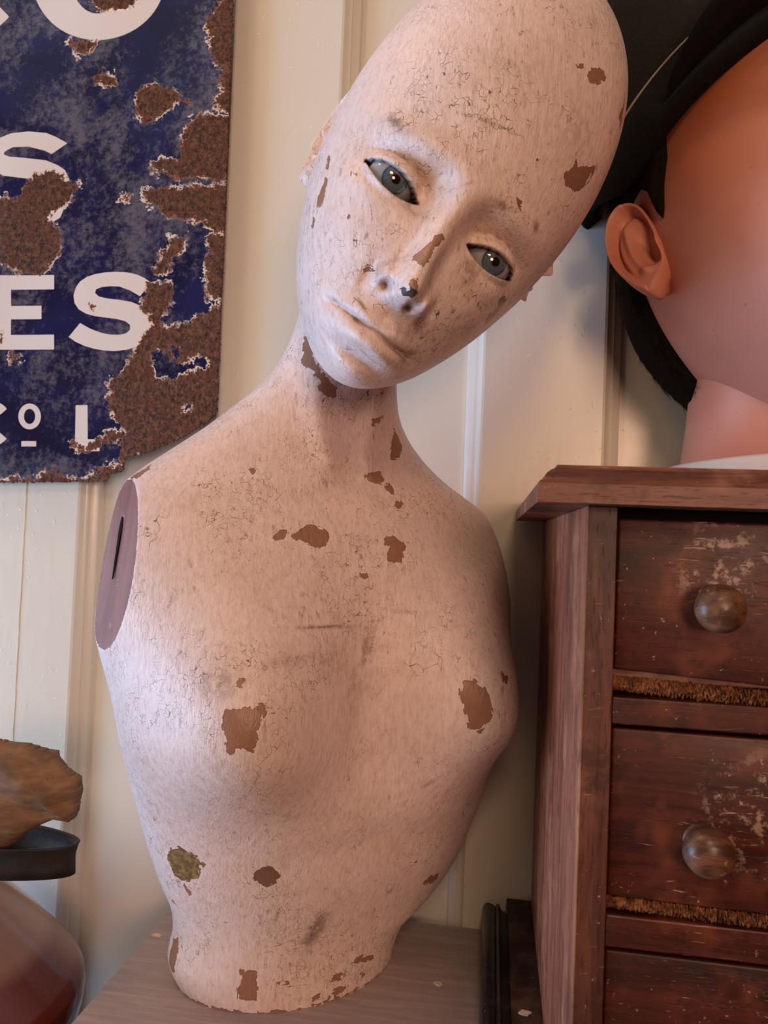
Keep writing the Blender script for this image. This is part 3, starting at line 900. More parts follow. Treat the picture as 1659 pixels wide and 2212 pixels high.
# ------------------------------------------------------------------ heads
def cube_sphere(n):
    g = np.tan(np.linspace(-np.pi / 4, np.pi / 4, n + 1))
    a, b = np.meshgrid(g, g, indexing='ij'); o = np.ones_like(a)
    idx = np.arange((n + 1) ** 2).reshape(n + 1, n + 1)
    q = np.stack([idx[:-1, :-1], idx[1:, :-1], idx[1:, 1:], idx[:-1, 1:]], -1).reshape(-1, 4)
    V = []; F = []; off = 0
    for P in ((a, -o, b), (o, a, b), (-a, o, b), (-o, -a, b), (a, b, o), (a, -b, -o)):
        p = np.stack(P, -1).reshape(-1, 3); p /= np.linalg.norm(p, axis=1)[:, None]
        V.append(p); F.append(q + off); off += len(p)
    V = np.concatenate(V); F = np.concatenate(F)
    k = np.round(V * 1e6).astype(np.int64)
    _, first, inv = np.unique(k, axis=0, return_index=True, return_inverse=True)
    return V[first], inv.ravel()[F]


TK = (-1, -.85, -.6, -.3, 0, .3, .6, .85, 1)
HEAD1 = dict(W=(5.1, 5.5, 5.9, 6.35, 6.95, 7.75, 8.45, 9.0, 9.2), F=8.2, B=9.6, top=15.9, bot=9.4, chin=4.1, xs=0.48, nose=1.0, lid=1.0)
HEAD2 = dict(W=(5.4, 5.8, 6.4, 6.9, 7.2, 7.5, 7.9, 8.2, 8.2), F=8.4, B=9.5, top=12.5, bot=10.2, chin=3.9, xs=0.0, nose=1.0, lid=1.0)
EYE_C = (3.12, 6.02, 0.04); EYE_R = 1.25


def head_shape(D, p):
    """local head coordinates: x to the viewer's right, y backwards (face looks to -y), z up; unit about 1 cm"""
    dx, dy, dz = D.T
    fw = -dy
    z = np.where(dz > 0, p['top'] * dz, p['bot'] * dz)
    x = dx * cub(dz, TK, p['W'])
    tl = np.clip(-dz, 0, 1)
    y = np.where(fw > 0, fw * p['F'], fw * p['B'])
    y = y + p['chin'] * tl ** 1.7 * (0.35 + .65 * sst(-.6, .8, fw))
    y = y - .9 * np.clip(dz, 0, 1) ** 2
    X = x.copy(); ax = np.abs(X)
    f = sst(0.0, 0.35, fw)
    # forms of the face, pushed along the face direction
    h = np.zeros_like(x)
    h += -0.72 * gs(ax, z, 3.05, 0.60, 1.9, 1.15)
    h += -0.75 * gs(ax, z, 1.55, 0.55, 0.75, 1.1)
    h += 0.34 * gs(ax, z, 3.3, 2.1, 2.6, 0.75)
    h += 0.30 * gs(ax, z, 4.3, -2.6, 1.7, 1.4) + 0.42 * gs(ax, z, 4.2, -.95, 1.1, .75)
    h += -0.25 * gs(ax, z, 3.6, -5.0, 1.4, 1.7)
    # nose
    nz = cub(z, (-6, -5.15, -4.75, -4.50, -4.25, -3.92, -3.2, -2, -1, 0, 1, 2, 3.2), (0, 0, .16, .80, 1.75, 2.48, 2.18, 1.42, .92, .58, .36, .18, 0)) * p['nose']
    wz = cub(z, (-5.2, -4.2, -3.6, -2.5, -1, .5, 2, 3), (.70, .74, .76, .66, .64, .74, 1.1, 1.5))
    h += nz * np.exp(-(ax / wz) ** 2.4)
    h += np.where(X < 0, .55, .95) * gs(ax, z, 1.20, -3.82, .34, .46)
    h += 0.25 * gs(ax, z, 1.0, -3.2, .7, .7)
    h += -1.00 * gs(X, z, -.80, -4.12, .27, .25) - .85 * gs(X, z, .58, -4.30, .26, .22)
    h += -0.30 * gs(ax, z, 1.75, -4.2, .28, .8)
    # mouth
    h += -0.13 * gs(X, z, 0, -5.25, .28, .45)
    lip_u = 0.48 * np.exp(-(ax / 2.0) ** 2.6) * np.exp(-((z + 5.88 + .10 * np.cos(ax * 2.4)) / .36) ** 2)
    lip_l = 0.85 * np.exp(-(ax / 1.70) ** 2.6) * np.exp(-np.abs((z + 6.85) / .46) ** 2.4)
    h += lip_u + lip_l
    zl = -6.22 + .10 * np.cos(ax * 2.3) * np.exp(-(ax / 1.2) ** 2) + .05 * ax / 2.3
    h += -0.42 * np.exp(-((z - zl) / .12) ** 2) * sst(2.7, 2.1, ax)
    h += -0.30 * gs(ax, z, 2.55, -6.25, .35, .35)
    h += -0.52 * gs(X, z, 0, -7.72, 1.35, .34)
    h += 0.60 * gs(X, z, 0, -9.0, 1.5, .95)
    Y = y + h * f
    # eyelids wrap the eyeball
    ux, uz = ax - EYE_C[0], z - EYE_C[2]
    sl = 0.085
    u = ux * math.cos(sl) + uz * math.sin(sl); v = -ux * math.sin(sl) + uz * math.cos(sl)
    a_ = 1.62
    k = np.clip(1 - (u / a_) ** 2, 0, 1)
    up, lo = 0.45 * k ** .9, -0.53 * k ** .9
    r2 = (EYE_R + .28) ** 2 - ux ** 2 - uz ** 2
    lid = EYE_C[1] + np.sqrt(np.clip(r2, 0, None)) - 0.10 * np.clip(ux, -3, 3) * 1.6
    near = (r2 > 0) & (fw > 0)
    Y0 = Y.copy()
    dist = np.where(v > 0, v - up, lo - v)
    dist = np.where(np.abs(u) > a_, np.hypot(np.abs(u) - a_, v), dist)
    fr = (fw > 0.1)
    wl = np.where(v > 0, sst(1.15, .35, dist), sst(.60, .08, dist))
    Y = np.where(near, Y + (smax(Y, lid, 0.30) - Y) * wl, Y)
    # thick upper lid roll, crease above it
    e = np.clip(1 - (u / 1.95) ** 2, 0, 1)
    Y = Y + fr * (v > -0.05) * e * (0.16 * np.exp(-((dist - .22) / .20) ** 2) - 0.22 * np.exp(-((dist - .72) / .16) ** 2))
    Y = Y + fr * (v <= -0.05) * e * (0.04 * np.exp(-((dist - .14) / .14) ** 2))
    hole = fr & (np.abs(u) < a_)
    Y = np.where(hole, Y - 0.95 * sst(0.02, -0.10, dist), Y)
    lash = fr * sst(0.09, -0.02, dist) * (np.abs(u) < a_ + .12)
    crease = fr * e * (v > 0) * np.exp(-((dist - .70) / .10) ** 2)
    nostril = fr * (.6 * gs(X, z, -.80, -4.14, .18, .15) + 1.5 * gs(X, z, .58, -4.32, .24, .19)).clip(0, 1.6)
    x = x + p['xs'] * tl ** 2
    return np.stack([x, -Y, z], 1), lash, crease, nostril


def ear_shape(side, h=3.15, w=1.75, nr=46, na=120, lift=.59):
    """ear in head units: origin at its root; p backwards, q up, outward = side*x"""
    rho = np.linspace(0, 1, nr); a = np.linspace(0, 2 * np.pi, na, endpoint=False)
    R, A = np.meshgrid(rho, a, indexing='ij')
    # outline: a=0 to the back, pi/2 up
    Rw = w * (1 + .10 * np.cos(A) + .12 * np.sin(A) * (np.sin(A) > 0)) * np.where(np.sin(A) < 0, 1 - .42 * np.sin(A) ** 2, 1.0)
    p = R * Rw * np.cos(A); q = R * h * np.sin(A) + 0.12 * R * np.cos(A)
    back = 0.5 + 0.5 * np.cos(A - 0.35)
    up = sst(-.55, .1, np.sin(A))
    helix = .52 * np.exp(-((R - .90) / .085) ** 2) * np.clip(.35 * back + .65 * up + .2 * (np.cos(A) > 0), 0, 1)
    groove = -.26 * np.exp(-((R - .74) / .085) ** 2) * np.clip(back * 1.2 * sst(-.8, -.2, np.sin(A)), 0, 1)
    anti = .22 * np.exp(-(((p - (.26 + .10 * q - .10 * q * q)) / .20) ** 2)) * sst(-1.9, -1.0, q) * sst(1.9, 1.2, q)
    concha = -.75 * np.exp(-((p + .35) / .50) ** 2 - ((q + .25) / .95) ** 2)
    tragus = .55 * np.exp(-((p + 1.18) / .30) ** 2 - ((q + .45) / .42) ** 2)
    antitr = .30 * np.exp(-((p + .20) / .35) ** 2 - ((q + 1.45) / .3) ** 2)
    lobe = .26 * np.exp(-((p + .2) / .8) ** 2 - ((q + 2.3) / .6) ** 2)
    o = 0.35 + lift * (p + w) / (2 * w) + helix + groove + anti + concha + tragus + antitr + lobe
    o = o - .35 * sst(.95, 1.0, R) * 1.0
    V = [np.stack([o, p, q], -1).reshape(-1, 3)]
    last_p, last_q = p[-1], q[-1]
    # rim rolls over towards the skull
    for k, (sc, dz) in enumerate(((1.0, -.30), (.96, -.55), (.86, -.80), (.74, -1.25))):
        V.append(np.stack([o[-1] + dz, last_p * sc, last_q * sc], -1))
    nr2 = nr + 4
    F = np.array([(i * na + j, i * na + (j + 1) % na, (i + 1) * na + (j + 1) % na, (i + 1) * na + j) for i in range(nr2 - 1) for j in range(na)])
    V = np.concatenate(V); V[:, 0] *= side
    if side > 0: F = F[:, ::-1]
    return V, F


def eyeball(parent, R, T, S, sx, gaze, mat):
    c = np.array((sx * EYE_C[0], -EYE_C[1], EYE_C[2]))
    n = 28
    V, F = cube_sphere(n)
    r = EYE_R * S
    # slight cornea bulge towards -y
    b = 1 + 0.035 * np.exp(-((V[:, 0] ** 2 + V[:, 2] ** 2) / .16)) * (V[:, 1] < 0)
    o = mesh_np('eyeball', V * r * b[:, None], F, mat, parent)
    mw = Matrix(R.tolist()) @ Matrix.Rotation(gaze[0], 3, 'Z') @ Matrix.Rotation(gaze[1], 3, 'X')
    mw = mw.to_4x4(); mw.translation = Vector(R @ (c * S) + T)
    o.matrix_world = parent.matrix_world.inverted() @ mw if parent.parent is None else mw
    o.matrix_local = Matrix.Translation(-parent.location) @ mw
    return o


# ------------------------------------------------------------------ the bust
R1 = np.array([[0.7623785536134186, -0.2909734937398056, 0.5720588523065495], [0.4121786299274889, 0.9008464445055695, -0.09203729275681131], [-0.4885567705204894, 0.3059576921120378, 0.8150323958222213]])
T1 = np.array([-0.0575, .4808, .5372]); S1 = .0115
PSI = math.radians(36)
ZC = (0, .02, .04, .08, .13, .2, .3, .37, .40, .42, .45, .47, .50, .53)
CXs = (-.150, -.144, -.137, -.125, -.118, -.119, -.123, -.130, -.134, -.132, -.122, -.115, -.106, -.098)
CYs = (.583, .583, .583, .583, .58, .575, .568, .558, .553, .55, .543, .537, .53, .522)
ZB = (0, .04, .10, .2, .28, .34, .37, .40, .43, .47, .53)
BF = (.066, .060, .073, .082, .080, .066, .054, .045, .040, .039, .038)
BB = (.064, .056, .066, .072, .074, .068, .058, .048, .043, .043, .042)
AA = [(0, 0.087, 0.087), (0.01, 0.094, 0.0863), (0.02, 0.0992, 0.0875), (0.03, 0.1016, 0.0911), (0.04, 0.1033, 0.1040), (0.06, 0.1117, 0.1163), (0.08, 0.1249, 0.1208), (0.1, 0.135, 0.1240), (0.13, 0.1463, 0.1302), (0.16, 0.1548, 0.1354), (0.19, 0.161, 0.1403), (0.22, 0.1662, 0.1437), (0.25, 0.1735, 0.1484), (0.28, 0.1800, 0.1555), (0.3, 0.1810, 0.1585), (0.32, 0.1780, 0.159), (0.34, 0.1700, 0.1543), (0.36, 0.1560, 0.1396), (0.37, 0.1440, 0.1231), (0.38, 0.1302, 0.1077), (0.39, 0.1148, 0.0955), (0.4, 0.1003, 0.0851), (0.41, 0.0873, 0.0752), (0.42, 0.0765, 0.0668), (0.43, 0.0665, 0.0594), (0.45, 0.0509, 0.0481), (0.47, 0.0433, 0.0400), (0.5, 0.0402, 0.0360), (.53, .039, .036)]
AZ, AL_, AR_ = np.array(AA).T


def torso(nz=400, na=560):
    zz = np.linspace(0, .53, nz)
    a = np.linspace(0, 2 * np.pi, na, endpoint=False)
    Z, A = np.meshgrid(zz, a, indexing='ij')
    c, s = np.cos(A), np.sin(A)
    aL, aR = cub(Z, AZ, AL_), cub(Z, AZ, AR_)
    bf, bb = cub(Z, ZB, BF), cub(Z, ZB, BB)
    ex = cub(Z, (0, .1, .25, .34, .40, .53), (1, .97, .92, .95, 1, 1))
    x = np.where(c < 0, aL, aR) * np.sign(c) * np.abs(c) ** ex
    y = np.where(s < 0, bf, bb) * np.sign(s) * np.abs(s) ** ex      # -y is the front
    fr = sst(-.02, .35, -s)
    # breasts
    for bx, bz, amp, sx in ((-.096, .208, .050, .056), (.064, .214, .046, .052)):
        dz = Z - bz
        sz = np.where(dz > 0, .080, .050)
        g = np.exp(-np.abs((x - bx) / sx) ** 2.2 - np.abs(dz / sz) ** 2.1)
        y = y - amp * g * fr
        x = x + np.sign(bx) * .012 * g * fr
    # collar bones, throat hollow, rib arch
    sl = .372 - .10 * np.abs(x) ** 1.2
    y = y - fr * .0016 * np.exp(-((Z - sl) / .008) ** 2) * sst(.015, .035, np.abs(x)) * sst(.13, .10, np.abs(x))
    y = y + fr * .006 * np.exp(-(x / .016) ** 2 - ((Z - .376) / .012) ** 2)
    y = y + fr * .002 * np.exp(-((np.abs(x) - .085) / .035) ** 2 - ((Z - .335) / .022) ** 2)
    for sg in (-1, 1):
        xx = sg * (.012 + (Z - .375) * .22)
        y = y - fr * .0035 * np.exp(-((x - xx) / .009) ** 2) * sst(.372, .39, Z) * sst(.49, .44, Z)
    ra = .135 - .55 * np.abs(x) ** 1.35
    y = y - fr * .004 * sst(-.012, .012, Z - ra) * sst(.0, .02, Z - .07) * sst(.19, .15, Z) * np.exp(-(x / .075) ** 2)
    y = y + fr * .005 * np.exp(-((x + .016) / .018) ** 2) * sst(.15, .2, Z) * sst(.31, .25, Z)
    # flat cuts where the arms came off
    nl = np.array((-1.0, -.13, .26)); nl /= np.linalg.norm(nl)
    pl0 = np.array((-.1595, -.0, .315))
    dl = (x - pl0[0]) * nl[0] + (y - pl0[1]) * nl[1] + (Z - pl0[2]) * nl[2]
    inz = sst(.235, .25, Z)
    cutl = (dl > 0) & (Z > .235)
    push = np.where(cutl, dl, 0)
    x = x - push * nl[0]; y = y - push * nl[1]; Zn = Z - push * nl[2]
    nr_ = np.array((math.cos(math.radians(6)), -math.sin(math.radians(6)), 0.12)); nr_ /= np.linalg.norm(nr_)
    pr0 = np.array((.139, 0, .315))
    dr = (x - pr0[0]) * nr_[0] + (y - pr0[1]) * nr_[1] + (Zn - pr0[2]) * nr_[2]
    cutr = (dr > 0) & (Z > .245)
    push = np.where(cutr, dr, 0)
    x = x - push * nr_[0]; y = y - push * nr_[1]; Zn = Zn - push * nr_[2]
    cp, sp = math.cos(PSI), math.sin(PSI)
    cx, cy = cub(Z, ZC, CXs), cub(Z, ZC, CYs)
    V = np.stack([cx + x * cp - y * sp, cy + x * sp + y * cp, Zn], -1).reshape(-1, 3)
    idx = np.arange(nz * na).reshape(nz, na)
    nx = np.roll(idx, -1, 1)
    F = np.stack([idx[:-1], nx[:-1], nx[1:], idx[1:]], -1).reshape(-1, 4)
    V = np.concatenate([V, [[CXs[0], CYs[0], 0.0], [CXs[-1], CYs[-1], .53]]])
    b0, t0 = nz * na, nz * na + 1
    cap = np.stack([np.full(na, b0), np.roll(idx[0], -1), idx[0], np.full(na, b0)], 1)
    return V, F, cutl.ravel(), cutr.ravel(), idx, b0


# ------------------------------------------------------------------ boy mannequin head on the chest of drawers
S2 = .01572
PE = at_depth(1400, 538, .530)
_d = PE - CL; _d /= np.linalg.norm(_d)
_zc = -_d
_xc = RC[:, 0] - _zc * (RC[:, 0] @ _zc); _xc /= np.linalg.norm(_xc)
_yc = np.cross(_zc, _xc)
VW = np.stack([_xc, _yc, _zc], 1)
f2 = np.array((.362, .657, .66)); f2 /= np.linalg.norm(f2)
u2 = np.array((-.207, .758, -.64)); u2 -= f2 * (u2 @ f2); u2 /= np.linalg.norm(u2)
R2 = VW @ np.stack([np.cross(-f2, u2), -f2, u2], 1)
EAR2 = np.array((-7.15, 0.9, -1.6))
T2 = PE - R2 @ (EAR2 * S2)
L2 = lambda V: np.asarray(V) * S2 @ R2.T + T2
ZTOP = ZT + 0.0176
NB = at_depth(1657, 1000, .550)
HO = np.array((NB[0], NB[1], ZTOP))
boy = thing('boy_mannequin', tuple(HO), 'painted boy mannequin head with dark hair and black cap on the drawers', 'mannequin')
D2, HF2 = cube_sphere(110)
HV2, lash2, crease2, nos2 = head_shape(D2, HEAD2)
HW2 = L2(HV2)


def place_ear0(side, root, tilt, flare=0.25, **kw):
    V, F = ear_shape(side, **kw)
    ct, st_ = math.cos(tilt), math.sin(tilt); cf, sf = math.cos(flare), math.sin(flare)
    o, p, q = V.T
    p2, q2 = p * ct + q * st_, -p * st_ + q * ct
    return np.stack([o * cf + side * p2 * sf, -side * o * sf + p2 * cf, q2], 1) + np.array(root), F


ea, eF = place_ear0(-1, EAR2 + np.array((0, .3, 0)), 0.12, flare=.50, w=1.12, h=2.8, lift=.35)
EA = L2(ea)
# neck
nzn, nan = 60, 96
tt = np.linspace(0, 1, nzn); an = np.linspace(0, 2 * np.pi, nan, endpoint=False)
top_c = L2([(0, 2.6, -5.5)])[0]
bot_c = np.array((NB[0], NB[1], ZTOP + .004))
NVs = []
for t in tt:
    c = bot_c * (1 - t) + top_c * t + np.array((0, .012 * math.sin(math.pi * t), 0))
    r = float(cub(np.array(t), (0, .15, .4, .7, 1), (.067, .0625, .060, .061, .066)))
    NVs.append(np.stack([c[0] + r * np.cos(an), c[1] + r * .98 * np.sin(an), np.full(nan, c[2])], 1))
NV = np.concatenate(NVs)
NF = np.array([(k * nan + i, k * nan + (i + 1) % nan, (k + 1) * nan + (i + 1) % nan, (k + 1) * nan + i) for k in range(nzn - 1) for i in range(nan)])
V2 = np.concatenate([HW2, EA, NV]); F2 = np.concatenate([HF2, eF + len(HW2), NF + len(HW2) + len(EA)])
n1 = len(HW2)
l2 = np.zeros(len(V2)); d2 = np.zeros(len(V2)); temple_shade = np.zeros(len(V2))
l2[:n1] = np.maximum(lash2, 0); 
x2, y2, z2 = HV2.T
fwd2 = -y2
d2[:n1] = np.maximum(.55 * crease2, .8 * np.exp(-((z2 - 2.2 + .10 * (np.abs(x2) - 3.4) ** 2) / .16) ** 2) * sst(1.2, 1.8, np.abs(x2)) * sst(5.6, 4.6, np.abs(x2)) * (fwd2 > 2))  # lid crease shade painted in, plus the eyebrow line
temple_shade[:n1] = .95 * np.exp(-((fwd2 - 4.2) / 3.2) ** 2 - ((z2 - 2.8) / 3.2) ** 2)  # upper-face shade painted as colour, carried by the chip attribute
mesh_np('body', V2 - HO, F2, M['skin'], boy, True, {'lash': l2, 'dirt_shade': d2, 'chip': temple_shade})
EYE2 = mat_eye(0.7 * S2, srgb(70, 86, 60))
eyeball(boy, R2, T2, S2, -1, (0.0, 0.0), EYE2)
eyeball(boy, R2, T2, S2, 1, (0.0, 0.0), EYE2)
# white collar ring under the neck, its top sloping
cr_o, cr_i = .070, .064
cv = []
for (r, hfun) in ((cr_o, lambda a: 0 * a), (cr_o + .001, lambda a: .0285 + .006 * np.cos(a)), (cr_o - .001, lambda a: .031 + .006 * np.cos(a)), (cr_i - .003, lambda a: .0295 + .006 * np.cos(a)), (cr_i - .003, lambda a: 0 * a)):
    cv.append(np.stack([bot_c[0] + r * np.cos(an), bot_c[1] + r * np.sin(an), ZTOP + hfun(an)], 1))
cv = np.concatenate(cv)
cf_ = np.array([(k * nan + i, k * nan + (i + 1) % nan, ((k + 1) % 5) * nan + (i + 1) % nan, ((k + 1) % 5) * nan + i) for k in range(5) for i in range(nan)])
mesh_np('collar', cv - HO, cf_, M['collar'], boy, True, label='white collar ring under the neck')

# hair: a thick shell behind the hairline plus loose strands
Dh, Fh = cube_sphere(150)
hv, _, _, _ = head_shape(Dh, dict(HEAD2, lid=0))
hx, hy, hz = hv.T
fw = -hy
line = [(2.3, 6.5), (1.95, 4), (1.75, 2), (1.65, 1.2), (1.15, .2), (.75, -.8), (.5, -1.1), (.3, -.6), (.0, .9), (-.5, 1.55), (-1.8, 1.7), (-2.6, -.5), (-3.1, -3), (-3.6, -5.5), (-4.4, -8.6), (-20, -8.6), (-20, 20), (3.0, 20)]
hd = poly_sdf(np.stack([fw, hz], 1), line)
eps = .02
P_ = np.stack([fw, hz], 1)
gx_ = (poly_sdf(P_ + np.array((eps, 0)), line) - hd) / eps; gz_ = (poly_sdf(P_ + np.array((0, eps)), line) - hd) / eps
snap = (hd < 0) & (hd > -.16)
hv[snap, 1] += (hd * gx_)[snap]; hv[snap, 2] -= (hd * gz_)[snap]
mask = hd > -.16
nrm = hv / np.array((1.0, 1.0, 1.3)); nrm /= np.linalg.norm(nrm, axis=1)[:, None]
full = .42 + .25 * sst(-2.5, -5.5, fw) * sst(2, -3, hz)
thick = np.minimum(full, .05 + hd.clip(0, None) * .9)
outer = hv + nrm * thick[:, None]
fm = mask[Fh].all(1)
fs = Fh[fm]
u_ = np.unique(fs); rm = -np.ones(len(hv), int); rm[u_] = np.arange(len(u_)); fs = rm[fs]
O_, I_ = outer[u_], hv[u_] - nrm[u_] * .15
nv2 = len(u_)
ed = np.concatenate([fs[:, [0, 1]], fs[:, [1, 2]], fs[:, [2, 3]], fs[:, [3, 0]]])
ky = np.sort(ed, 1); ky = ky[:, 0].astype(np.int64) * nv2 + ky[:, 1]
_, ii, cc_ = np.unique(ky, return_index=True, return_counts=True)
be = ed[ii[cc_ == 1]]
sd = np.stack([be[:, 1], be[:, 0], be[:, 0] + nv2, be[:, 1] + nv2], 1)
HVv = np.concatenate([O_, I_]); HFf = np.concatenate([fs, sd])
rg = np.random.default_rng(11)
pick = rg.choice(u_[hd[u_] > .1], 9000)
root = hv[pick] + nrm[pick] * (thick[pick] * .55)[:, None]
dirn = np.stack([.10 * nrm[pick][:, 0], .25 * np.ones(len(pick)) * (hy[pick] > 0), -1 * np.ones(len(pick))], 1) + .16 * rg.standard_normal((len(pick), 3)) + .18 * nrm[pick]
dirn -= nrm[pick] * (np.sum(dirn * nrm[pick], 1) - .16)[:, None]
dirn /= np.linalg.norm(dirn, axis=1)[:, None]
ln = (.9 + .7 * rg.random(len(pick)))[:, None] * np.where(fw[pick] > -1.5, .35, 1.0)[:, None]
sdv = np.cross(dirn, nrm[pick]); sdv /= np.linalg.norm(sdv, axis=1)[:, None]
wd = .022
mid = root + dirn * ln * .55 + nrm[pick] * .05
tip = root + dirn * ln - nrm[pick] * .08
A0, A1, B0, B1, C0 = root - sdv * wd, root + sdv * wd, mid - sdv * wd * .7, mid + sdv * wd * .7, tip
D0, D1 = root + nrm[pick] * wd, mid + nrm[pick] * wd * .7
m = len(pick); o_ = len(HVv)
SVs = np.concatenate([A0, A1, B0, B1, C0, D0, D1])
i0 = np.arange(m)
q4 = np.concatenate([np.stack([i0, i0 + 5 * m, i0 + 6 * m, i0 + 2 * m], 1), np.stack([i0 + 5 * m, i0 + m, i0 + 3 * m, i0 + 6 * m], 1), np.stack([i0 + 2 * m, i0 + 6 * m, i0 + 4 * m, i0 + 4 * m], 1), np.stack([i0 + 6 * m, i0 + 3 * m, i0 + 4 * m, i0 + 4 * m], 1)])
allF = [list(f) for f in np.concatenate([HFf, q4[:2 * m] + o_])] + [list(f[:3]) for f in q4[2 * m:] + o_]
me = bpy.data.meshes.new('hair')
me.from_pydata((L2(np.concatenate([HVv, SVs])) - HO).tolist(), [], [list(map(int, f)) for f in allF])
me.polygons.foreach_set('use_smooth', np.full(len(me.polygons), True)); me.materials.append(M['hair'])
link(bpy.data.objects.new('hair', me), boy, label='short dark brown hair cropped around the ear')

# peaked cap: crown with band, piping and visor as its pieces
CAPT = np.array((0, 0.33, 0))
tilt, lean = -.218, -.197
Rt = np.array(Matrix.Rotation(lean, 3, 'Y') @ Matrix.Rotation(tilt, 3, 'X'))


def cap_ring(r, z, n=110):
    a = np.linspace(0, 2 * np.pi, n, endpoint=False)
    re = r if r < .5 else r * (.02 + .98 * sst(.2, -.85, np.sin(a)))
    zl = 5.2 * sst(-.25, .8, np.sin(a))
    return np.stack([np.cos(a) * (8.30 + re) * (1 - .10 * np.clip(np.sin(a), 0, 1) ** 2), np.sin(a) * (np.where(np.sin(a) > 0, 7.3, 9.35) + re), z + zl], 1) @ Rt.T + CAPT


def cap_part(name, prof, mat, parent, n=110, close=False, **kw):
    V = np.concatenate([cap_ring(r, z, n) for r, z in prof])
    k = len(prof)
    F = np.array([(i * n + j, i * n + (j + 1) % n, ((i + 1) % k) * n + (j + 1) % n, ((i + 1) % k) * n + j) for i in range(k if close else k - 1) for j in range(n)])
    return mesh_np(name, L2(V) - HO, F, mat, parent, **kw)


cap = cap_part('cap', [(.10, 4.5), (.9, 5.3), (1.8, 6.9), (2.3, 7.9), (2.4, 8.3), (2.2, 8.8), (1.2, 9.8), (-1.5, 11.6), (-5.0, 12.8), (-8.2, 13.1)], M['cap'], boy, label='black peaked cap with pale piping')
cap_part('band', [(-.9, 2.6), (.04, 2.4), (.14, 2.6), (.17, 3.4), (.17, 4.3), (.1, 4.5), (-.9, 4.5)], M['capband'], cap)
cap_part('piping', [(.12, 4.45), (.19, 4.47), (.21, 4.5), (.19, 4.53), (.12, 4.55)], M['piping'], cap, close=True)
cap_part('piping', [(2.3, 8.10), (2.5, 8.12), (2.55, 8.25), (2.48, 8.38), (2.3, 8.38)], M['piping'], cap, close=True)
# visor at the front
n = 60
a = np.linspace(math.radians(-152), math.radians(-28), n)
vt = []
for k, (ext, dz) in enumerate(((0.0, 4.5), (.35, 4.15), (.7, 3.75), (1.0, 3.3), (1.0, 3.18), (.7, 3.6), (.35, 4.0), (0.0, 4.3))):
    env = np.sin((a - a[0]) / (a[-1] - a[0]) * np.pi) ** .75
    e = ext * 3.6 * env
    zz_ = 2.75 + (dz - 4.3) * .12 * env
    vt.append(np.stack([np.cos(a) * (8.45 + e), np.sin(a) * (9.85 + e), zz_], 1) @ Rt.T + CAPT)
V = np.concatenate(vt); k = 8
F = np.array([(i * n + j, i * n + j + 1, ((i + 1) % k) * n + j + 1, ((i + 1) % k) * n + j) for i in range(k) for j in range(n - 1)])
mesh_np('visor', L2(V) - HO, F, M['capband'], cap)


BO = np.array((-.150, .583, 0.0))
bust = thing('mannequin_bust', tuple(BO), 'bald female mannequin bust with flaking pinkish paint and tilted head', 'mannequin bust')
D, HF = cube_sphere(215)
HV, lash, crease, nostril = head_shape(D, HEAD1)
HW = HV * S1 @ R1.T + T1
TV, TF, cutl, cutr, tidx, b0 = torso()


def place_ear(side, root, tilt, R, T, S, flare=0.25, **kw):
    V, F = ear_shape(side, **kw)
    ct, st_ = math.cos(tilt), math.sin(tilt)
    cf, sf = math.cos(flare), math.sin(flare)
    o, p, q = V.T
    p2, q2 = p * ct + q * st_, -p * st_ + q * ct
    x = o * cf + side * p2 * sf
    y = -side * o * sf + p2 * cf
    L = np.stack([x, y, q2], 1) + np.array(root)
    return L * S @ R.T + T, F


E1, EF1 = place_ear(-1, (-6.42, 2.2, 1.45), 0.22, R1, T1, S1, flare=.05, w=1.5, lift=.38)
E2, EF2 = place_ear(1, (7.22, 1.9, 3.4), 0.22, R1, T1, S1, flare=.04, w=1.4, h=2.4, lift=.3)
# torso faces: leave the arm cuts out, they become plates
fcl = cutl[np.minimum(TF, len(cutl) - 1)].all(1); fcr = cutr[np.minimum(TF, len(cutr) - 1)].all(1)
na_ = tidx.shape[1]
capF = np.stack([np.full(na_, b0), np.roll(tidx[0], -1), tidx[0]], 1)
parts_V = [HW, E1, E2, TV]
offs = np.cumsum([0] + [len(p) for p in parts_V])
BV = np.concatenate(parts_V)
BFc = np.concatenate([HF + offs[0], EF1 + offs[1], EF2 + offs[2], TF[~(fcl | fcr)] + offs[3]])
# --- surface marks: chips and smudges anchored on the painted surface
bvh = BVHTree.FromPolygons(BV.tolist(), BFc.tolist(), all_triangles=False)


def hit(px, py):
    d = Vector(ray(px, py)).normalized()
    loc, nor, i, dist = bvh.ray_cast(Vector(CL), d)
    return (None, None) if loc is None else (np.array(loc), np.array(nor))


def cr(pts, k, ox, oy): return [(ox + x * k, oy + y * k) for x, y in pts]


